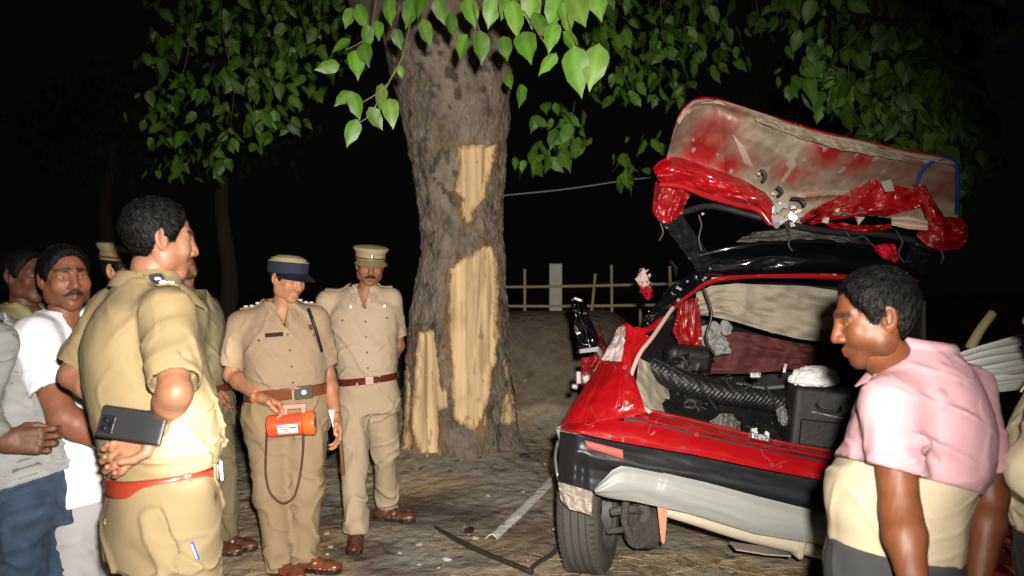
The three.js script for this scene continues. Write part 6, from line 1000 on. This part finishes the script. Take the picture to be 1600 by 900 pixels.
  // window frame and spoiler
  P('window_frame', panel([[1032, 345], [1050, 340], [1062, 330]], [[1092, 425], [1106, 418], [1118, 412]], (u, v) => -0.2 - 0.4 * v + crumple(u, v * 2, 71, 0.02, 3), 12, 30, 0.01), black, tg);
  P('window_frame', panel([[1424, 372], [1440, 384], [1456, 388]], [[1410, 424], [1428, 428], [1440, 432]], (u, v) => -0.2 - 0.4 * v + crumple(u, v * 2, 73, 0.02, 3), 12, 24, 0.01), black, tg);
  P('window_frame', line([[1066, 332, -0.16], [1110, 322, -0.2], [1180, 338, -0.2], [1240, 352, -0.18], [1300, 362, -0.2], [1380, 366, -0.2], [1428, 376, -0.2]], 0.016, 50), black, tg);
  P('spoiler', panel([[1086, 402], [1130, 390], [1200, 381], [1270, 378], [1340, 385], [1400, 398], [1436, 410]], [[1092, 430], [1130, 430], [1200, 427], [1270, 425], [1340, 427], [1400, 430], [1440, 434]], (u, v) => -0.5 + 0.1 * Math.sin(v * 2.6) - 0.14 * Math.pow(u * 2 - 1, 2) + crumple(u * 2, v, 75, 0.012, 3), 70, 18, 0.012), gloss, tg);
  P('spoiler_edge', line([[1090, 400, -0.5], [1140, 388, -0.44], [1200, 380, -0.42], [1270, 377, -0.42], [1340, 384, -0.44], [1420, 404, -0.5]], 0.012, 50), gloss, tg);
  P('wiper_cover', panel([[1180, 362], [1230, 356], [1290, 360], [1340, 372]], [[1150, 378], [1220, 374], [1290, 374], [1370, 384]], (u, v) => -0.32 + 0.03 * Math.sin(v * 3) + crumple(u * 2, v, 79, 0.03, 4), 30, 10, 0.006), plainM(lin(0.07, 0.065, 0.055), 0.6, { bumpMap: scuffT, bumpScale: 0.01 }), tg);
  P('brake_light', panel([[1366, 386], [1380, 380], [1398, 382], [1406, 394]], [[1368, 394], [1380, 404], [1396, 408], [1405, 402]], (u, v) => -0.3 + 0.03 * Math.sin(v * 3.1) + crumple(u, v, 81, 0.03, 3), 14, 10, 0.01), new THREE.MeshPhysicalMaterial({ color: lin(0.5, 0.01, 0.03), roughness: 0.15, clearcoat: 1 }), tg);
  // ---- inside
  P('roof_lining', panel([[1088, 458], [1110, 447], [1150, 443], [1200, 445], [1260, 447], [1320, 456], [1400, 470]], [[1088, 492], [1110, 494], [1150, 503], [1200, 518], [1250, 530], [1320, 538], [1400, 545]], (u, v) => -0.85 - 0.1 * v + 0.05 * Math.sin(v * 2.4) + crumple(u * 2.4, v * 1.2, 91, 0.035, 2.6), 60, 26, 0.012), beige);
  P('inner_pillar', panel([[1060, 478], [1076, 468], [1092, 464]], [[1050, 520], [1078, 555], [1098, 545]], (u, v) => -0.8 + 0.03 * Math.sin(u * 5) + crumple(u, v, 93, 0.03, 3), 18, 22, 0.008), redDull);
  P('maroon_panel', panel([[1120, 526], [1150, 518], [1200, 526], [1260, 540], [1300, 548]], [[1110, 584], [1160, 584], [1210, 580], [1260, 574], [1300, 572]], (u, v) => -1.25 + crumple(u * 2, v, 95, 0.04, 3), 40, 18, 0.01), plainM(lin(0.1, 0.022, 0.022), 0.8, { bumpMap: weaveT, bumpScale: 0.004 }));
  { const q = []; for (let i = 0; i < 9; i++) { const g = new THREE.IcosahedronGeometry(rr(0.03, 0.055), 2), p = g.attributes.position; for (let k = 0; k < p.count; k++) { const s = 1 + 0.5 * noise(p.getX(k) * 40 + i, p.getY(k) * 40, p.getZ(k) * 40); p.setXYZ(k, p.getX(k) * s, p.getY(k) * s, p.getZ(k) * s); } g.computeVertexNormals(); g.translate(...C(rr(1100, 1140), rr(510, 545), -0.9 + rr(-0.05, 0.05)).toArray()); q.push(g); } P('stuffing', q, plainM(lin(0.24, 0.24, 0.235), 0.9), car, 'torn grey-white padding'); }
  const leather = plainM(lin(0.006, 0.006, 0.0065), 0.5, { bumpMap: skinT, bumpScale: 0.003 });
  const boxAt = (px, py, z, w, h, d, r, rot = [0, 0, 0]) => rbox(w, h, d, r, new THREE.Matrix4().makeRotationFromEuler(new THREE.Euler(...rot)).setPosition(C(px, py, z)), 4);
  P('headrest', boxAt(1075, 560, -0.75, 0.27, 0.15, 0.12, 0.05, [0.2, 0.1, 0.1]), leather);
  P('seat_back', panel([[1002, 572], [1040, 592], [1100, 606], [1160, 618], [1236, 632]], [[1040, 640], [1080, 662], [1140, 680], [1190, 690], [1236, 700]], (u, v) => -0.62 + 0.22 * v + 0.05 * Math.sin(u * 3.1) + crumple(u * 2, v, 97, 0.012, 3), 50, 24, 0.03), leather);
  P('ribbed_roll', (() => { const pts = [[1012, 572, -0.52], [1060, 594, -0.46], [1120, 612, -0.43], [1180, 620, -0.43], [1230, 630, -0.44]].map((p) => C(...p)), cv = new THREE.CatmullRomCurve3(pts); return sheet((u, v) => { const t = cv.getPointAt(v), a = u * Math.PI * 2, r = 0.06 + 0.004 * Math.sin(v * 150) * Math.sin(a * 9 + v * 60); return t.add(V(0, Math.cos(a) * r, Math.sin(a) * r)); }, 40, 160, 0); })(), leather);
  P('seat_belt', line([[1150, 600, -0.42], [1190, 606, -0.4], [1225, 604, -0.38]], 0.012, 14), plainM(lin(0.06, 0.06, 0.06), 0.5));
  P('belt_anchor', boxAt(1180, 586, -0.5, 0.06, 0.035, 0.03, 0.01, [0, 0, 0.2]), steel);
  P('belt_anchor', boxAt(1226, 575, -0.5, 0.016, 0.05, 0.016, 0.005), steel);
  P('crushed_trim', panel([[1110, 660], [1125, 646], [1145, 646], [1156, 662]], [[1105, 672], [1125, 676], [1145, 680], [1158, 682]], (u, v) => -0.25 + crumple(u, v, 98, 0.04, 3), 16, 10, 0.006), plainM(lin(0.12, 0.11, 0.1), 0.5));
  P('crushed_trim', panel([[1212, 640], [1222, 634], [1230, 640]], [[1220, 664], [1226, 666], [1230, 664]], (u, v) => -0.3 + crumple(u, v, 99, 0.02, 3), 8, 10, 0.006), plainM(lin(0.14, 0.14, 0.14), 0.45));
  for (let i = 0; i < 22; i++) { const px = rr(1030, 1230), py = 600 + (px - 1030) * 0.2 + rr(-40, 40); P('broken_trim', panel([[px, py], [px + rr(15, 50), py + rr(-14, 10)]], [[px + rr(-6, 8), py + rr(8, 26)], [px + rr(20, 52), py + rr(10, 24)]], (u, v) => -0.5 + crumple(u, v, i * 3 + 130, 0.05, 2.4) - 0.1 * rnd() * 0, 8, 6, 0.006), i % 5 ? leather : plainM(lin(0.05, 0.048, 0.045), 0.6)); }
  for (const a of [[[1020, 560], [1050, 575], [1090, 600], [1120, 640]], [[1130, 590], [1150, 610], [1190, 600], [1215, 640]], [[1100, 450], [1112, 490], [1104, 530], [1120, 560]]]) P('loose_wire', line(a.map(([x, y]) => [x, y, -0.36]), 0.006, 20, 6), black);
  P('boot_floor', panel([[1000, 640], [1150, 665], [1404, 720]], [[1020, 655], [1160, 690], [1404, 738]], (u, v) => -0.7 + 0.55 * v, 10, 10, 0.02), trimB);
  P('cabin_floor', panel([[1030, 600], [1404, 640]], [[1000, 650], [1404, 738]], (u, v) => -2.2 + 1.6 * v, 8, 8, 0.02), trimB);
  P('far_side', panel([[1330, 470], [1440, 470]], [[1340, 700], [1440, 745]], (u, v) => -1.3 + 1.0 * u, 8, 10, 0.02), trimB);
  P('near_side', panel([[1060, 490], [1012, 530], [1000, 560]], [[1060, 640], [1015, 640], [1003, 630]], (u, v) => -1.5 + 0.95 * u, 10, 10, 0.01), trimB);
  P('crushed_front', panel([[1040, 470], [1200, 440], [1440, 460]], [[1040, 640], [1200, 650], [1440, 690]], (u, v) => -2.1 + crumple(u, v, 100, 0.15, 3), 20, 14, 0.02), trimB);
  // ---- left side, hidden for the most part: door edge, torn mirror, lamp remains
  P('side_panel', panel([[950, 545], [940, 520], [935, 500]], [[880, 672], [905, 668], [920, 660]], (u, v) => -0.6 - 0.9 * u + 0.1 * v + crumple(u, v, 110, 0.04, 3), 20, 20, 0.008), redDull);
  const mir = P('torn_mirror', panel([[893, 468], [900, 466], [910, 470]], [[903, 550], [922, 551], [944, 545]], (u, v) => -1.1 + 0.06 * Math.sin(u * 3) + crumple(u, v, 112, 0.03, 3), 12, 24, 0.03), gloss);
  P('mirror_edge', panel([[906, 546], [940, 541]], [[906, 552], [942, 548]], () => -0.98, 8, 4, 0.02), plainM(lin(0.2, 0.2, 0.21), 0.4), mir);
  P('mirror_tip', boxAt(903, 468, -1.0, 0.05, 0.016, 0.02, 0.005, [0, 0, -0.1]), steel, mir);
  P('lamp_remains', panel([[910, 560], [930, 556], [942, 562]], [[906, 600], [916, 606], [924, 590]], (u, v) => -0.72 + crumple(u, v, 114, 0.05, 3), 14, 14, 0.008), redDull);
  P('lamp_socket', [boxAt(904, 590, -0.65, 0.03, 0.07, 0.03, 0.008, [0, 0, 0.25]), boxAt(916, 592, -0.6, 0.05, 0.05, 0.03, 0.015, [0, 0, 0.5]), boxAt(898, 604, -0.65, 0.035, 0.03, 0.03, 0.01)], plainM(lin(0.3, 0.25, 0.24), 0.35, { metalness: 0.4 }));
  P('torn_padding', panel([[992, 436], [1000, 428], [1006, 418], [1012, 432]], [[1000, 446], [1006, 450], [1012, 448], [1016, 440]], (u, v) => -0.9 + crumple(u, v, 116, 0.015, 3), 12, 12, 0.02), plainM(lin(0.45, 0.33, 0.32), 0.85), car, 'pinkish white padding sticking up');
  P('lamp_lens', panel([[1000, 450], [1012, 446], [1020, 452]], [[1004, 460], [1012, 470], [1020, 462]], (u, v) => -0.85 + crumple(u, v, 118, 0.03, 3), 10, 10, 0.01), new THREE.MeshPhysicalMaterial({ color: lin(0.35, 0.01, 0.02), roughness: 0.15, clearcoat: 1 }));
  for (const [a, b, c, d] of [[1040, 330, 1090, 424], [1048, 408, 1056, 430], [1086, 418, 1130, 400]]) P('stray_strut', line([[a, b, -0.3], [(a + c) / 2 + 4, (b + d) / 2, -0.42], [c, d, -0.6]], 0.008, 12, 6), black);
  // ---- underside
  P('tail_beam', [taperTube([[1036, 796, -0.12], [1080, 808, -0.1], [1150, 828, -0.1], [1250, 852, -0.1], [1310, 866, -0.1], [1400, 884, -0.1]].map((p) => C(...p)), [0.03, 0.042, 0.042, 0.042], 40, 14), boxAt(1248, 851, -0.1, 0.035, 0.12, 0.11, 0.02)], plainM(lin(0.46, 0.4, 0.31), 0.7, { bumpMap: gritT, bumpScale: 0.006 }));
  P('hanging_flap', panel([[1027, 788], [1035, 787], [1043, 790]], [[1033, 846], [1037, 850], [1039, 846]], (u, v) => -0.02 + 0.03 * Math.sin(v * 2), 6, 14, 0.006), plainM(lin(0.5, 0.2, 0.12), 0.7), car, 'torn orange strip hanging down');
  P('under_tray', panel([[1140, 846], [1190, 853], [1232, 862]], [[1150, 858], [1200, 866], [1236, 868]], (u, v) => -0.2 + 0.1 * v, 12, 5, 0.006), pale);
  P('brake_drum', new THREE.CylinderGeometry(0.11, 0.11, 0.07, 28).rotateZ(Math.PI / 2).rotateY(0.5).translate(...C(1004, 822, -0.35).toArray()), iron);
  P('suspension_arm', [line([[955, 800, -0.3], [985, 795, -0.3], [1040, 810, -0.5]], 0.022, 16), line([[978, 785, -0.25], [976, 815, -0.28], [984, 838, -0.3]], 0.02, 14), line([[950, 830, -0.3], [990, 826, -0.35], [1020, 830, -0.45]], 0.016, 14), line([[1000, 786, -0.3], [1010, 800, -0.3], [1004, 815, -0.3]], 0.03, 14)], iron);
  P('boot_underside', panel([[930, 770], [1033, 784], [1180, 818], [1404, 866]], [[950, 775], [1040, 790], [1180, 822], [1404, 870]], (u, v) => -0.05 - 1.2 * v, 20, 10, 0.02), trimB);
  // wheel, tread toward the camera
  const wheel = new THREE.Group(); wheel.name = 'wheel'; car.add(wheel);
  const wc = W(921, 450, 4.66); wc.y = 0.325 + groundY(wc.x, wc.z);
  const wm = new THREE.Matrix4().makeRotationFromEuler(new THREE.Euler(0, -17 * Math.PI / 180, 2 * Math.PI / 180, 'YXZ')).setPosition(wc); wm.premultiply(inv); wm.decompose(wheel.position, wheel.quaternion, wheel.scale);
  const prof = []; { const R = 0.33, w = 0.098; prof.push([0.205, -w + 0.012], [0.215, -w - 0.004], [0.25, -w - 0.012], [0.29, -w - 0.006], [0.315, -w + 0.006], [R - 0.006, -w + 0.02]); for (const [a, b] of [[-0.06, -0.05], [-0.024, -0.014], [0.014, 0.024], [0.05, 0.06]]) prof.push([R + 0.002 * (1 - Math.abs(a) * 8), a - 0.003], [R - 0.013, a], [R - 0.013, b], [R + 0.002 * (1 - Math.abs(b) * 8), b + 0.003]); prof.push([R - 0.006, w - 0.02], [0.315, w - 0.006], [0.29, w + 0.006], [0.25, w + 0.012], [0.215, w + 0.004], [0.205, w - 0.012]); }
  const tg2 = toCreasedNormals(new THREE.LatheGeometry(prof.map(([r, y]) => new THREE.Vector2(r, y)), 90), 0.6); tg2.rotateZ(Math.PI / 2);
  const lugs = []; for (let i = 0; i < 64; i++) for (const s of [-1, 1]) lugs.push(rbox(0.026, 0.012, 0.011, 0.002, new THREE.Matrix4().makeRotationX(i / 64 * Math.PI * 2 + s * 0.02).multiply(new THREE.Matrix4().makeTranslation(s * 0.079, 0.325, 0)), 1));
  P('tyre', [tg2, ...lugs], plainM(lin(0.06, 0.057, 0.052), 0.85, { bumpMap: gritT, bumpScale: 0.006 }), wheel);
  P('rim', [new THREE.CylinderGeometry(0.207, 0.207, 0.16, 40, 1, true).rotateZ(Math.PI / 2), ...[0, 1, 2, 3, 4].flatMap((k) => [-0.12, 0.12].map((d) => rbox(0.03, 0.15, 0.03, 0.008, new THREE.Matrix4().makeRotationX(k * 1.2566 + d).multiply(new THREE.Matrix4().makeTranslation(0.03, 0.125, 0))))), new THREE.CylinderGeometry(0.06, 0.06, 0.05, 20).rotateZ(Math.PI / 2).translate(0.03, 0, 0)], plainM(lin(0.09, 0.09, 0.09), 0.5, { metalness: 0.4, side: THREE.DoubleSide }), wheel);
  // ---- things lying in the boot
  const toW = (q) => q.applyMatrix4(car.matrixWorld);
  const bagC = toW(C(1284, 655, -0.28));
  const bag = thing('black_bag', 'black bag standing in the open boot under the white cloth', 'bag', bagC, -0.1); bag.rotation.z = -0.1;
  const bm = plainM(lin(0.005, 0.005, 0.0055), 0.6, { bumpMap: weaveT, bumpScale: 0.003 });
  P('bag_body', rbox(0.34, 0.33, 0.2, 0.035, null, 5), bm, bag); P('pocket', rbox(0.25, 0.13, 0.03, 0.012, new THREE.Matrix4().setPosition(0, -0.06, 0.105), 3), bm, bag);
  P('handle', tube([[-0.06, 0.08, 0.1], [-0.04, 0.06, 0.13], [0.04, 0.06, 0.13], [0.06, 0.08, 0.1]], 0.008, 16, 7), bm, bag); P('zip', rbox(0.16, 0.006, 0.006, 0.002, new THREE.Matrix4().makeRotationZ(-0.1).setPosition(0, 0.035, 0.1)), steel, bag);
  const cp = toW(C(1272, 596, -0.25));
  const cg = new THREE.IcosahedronGeometry(1, 14), pp = cg.attributes.position; for (let i = 0; i < pp.count; i++) { const x = pp.getX(i), y = pp.getY(i), z = pp.getZ(i), f = 1 - 0.28 * Math.abs(noise(x * 3 + 1, y * 2.2, z * 3)) - 0.12 * Math.abs(noise(x * 7, y * 5, z * 7)); pp.setXYZ(i, x * 0.135 * f, (y > 0 ? y * 0.085 : y * 0.03) * f, z * 0.09 * f); } const cw = mergeVertices(cg.deleteAttribute('normal') && cg.deleteAttribute('uv') && cg, 1e-4); cw.computeVertexNormals(); cw.translate(...cp.toArray());
  tag(part('white_cloth', cw, plainM(lin(0.62, 0.63, 0.64), 0.9), scene), 'crumpled white cloth lying on the black bag in the boot', 'cloth');
  // ---- broken tail piece on the ground at the right edge
  const br = thing('broken_tail_lamp', 'broken red lamp and bodywork on the ground at the bottom right corner', 'tail lamp', W(1590, 880, 3.6)), bo = br.position;
  const R3 = (top, bot, z, k, m, n2) => { const a = path(top), b = path(bot); part(n2, sheet((u, v) => { const p = a(u), q = b(u); return W(mix(p[0], q[0], 1 - v), mix(p[1], q[1], 1 - v), z).sub(bo).add(V(0, 0, 0.06 * Math.sin(u * 3) + crumple(u, v, k, 0.03, 3))); }, 24, 20, 0.008), m, br); };
  R3([[1552, 838], [1580, 800], [1610, 790], [1660, 800]], [[1545, 930], [1580, 940], [1620, 930], [1660, 925]], 3.65, 3, redDull, 'bodywork');
  R3([[1562, 838], [1580, 826], [1600, 834]], [[1566, 862], [1582, 872], [1600, 866]], 3.52, 5, new THREE.MeshPhysicalMaterial({ color: lin(0.5, 0.01, 0.02), roughness: 0.1, clearcoat: 1 }), 'lens');
  R3([[1574, 874], [1590, 868], [1612, 876]], [[1576, 905], [1592, 910], [1612, 904]], 3.5, 8, new THREE.MeshPhysicalMaterial({ color: lin(0.45, 0.02, 0.03), roughness: 0.12, clearcoat: 1 }), 'lens');
}
renderer.render(scene, camera);
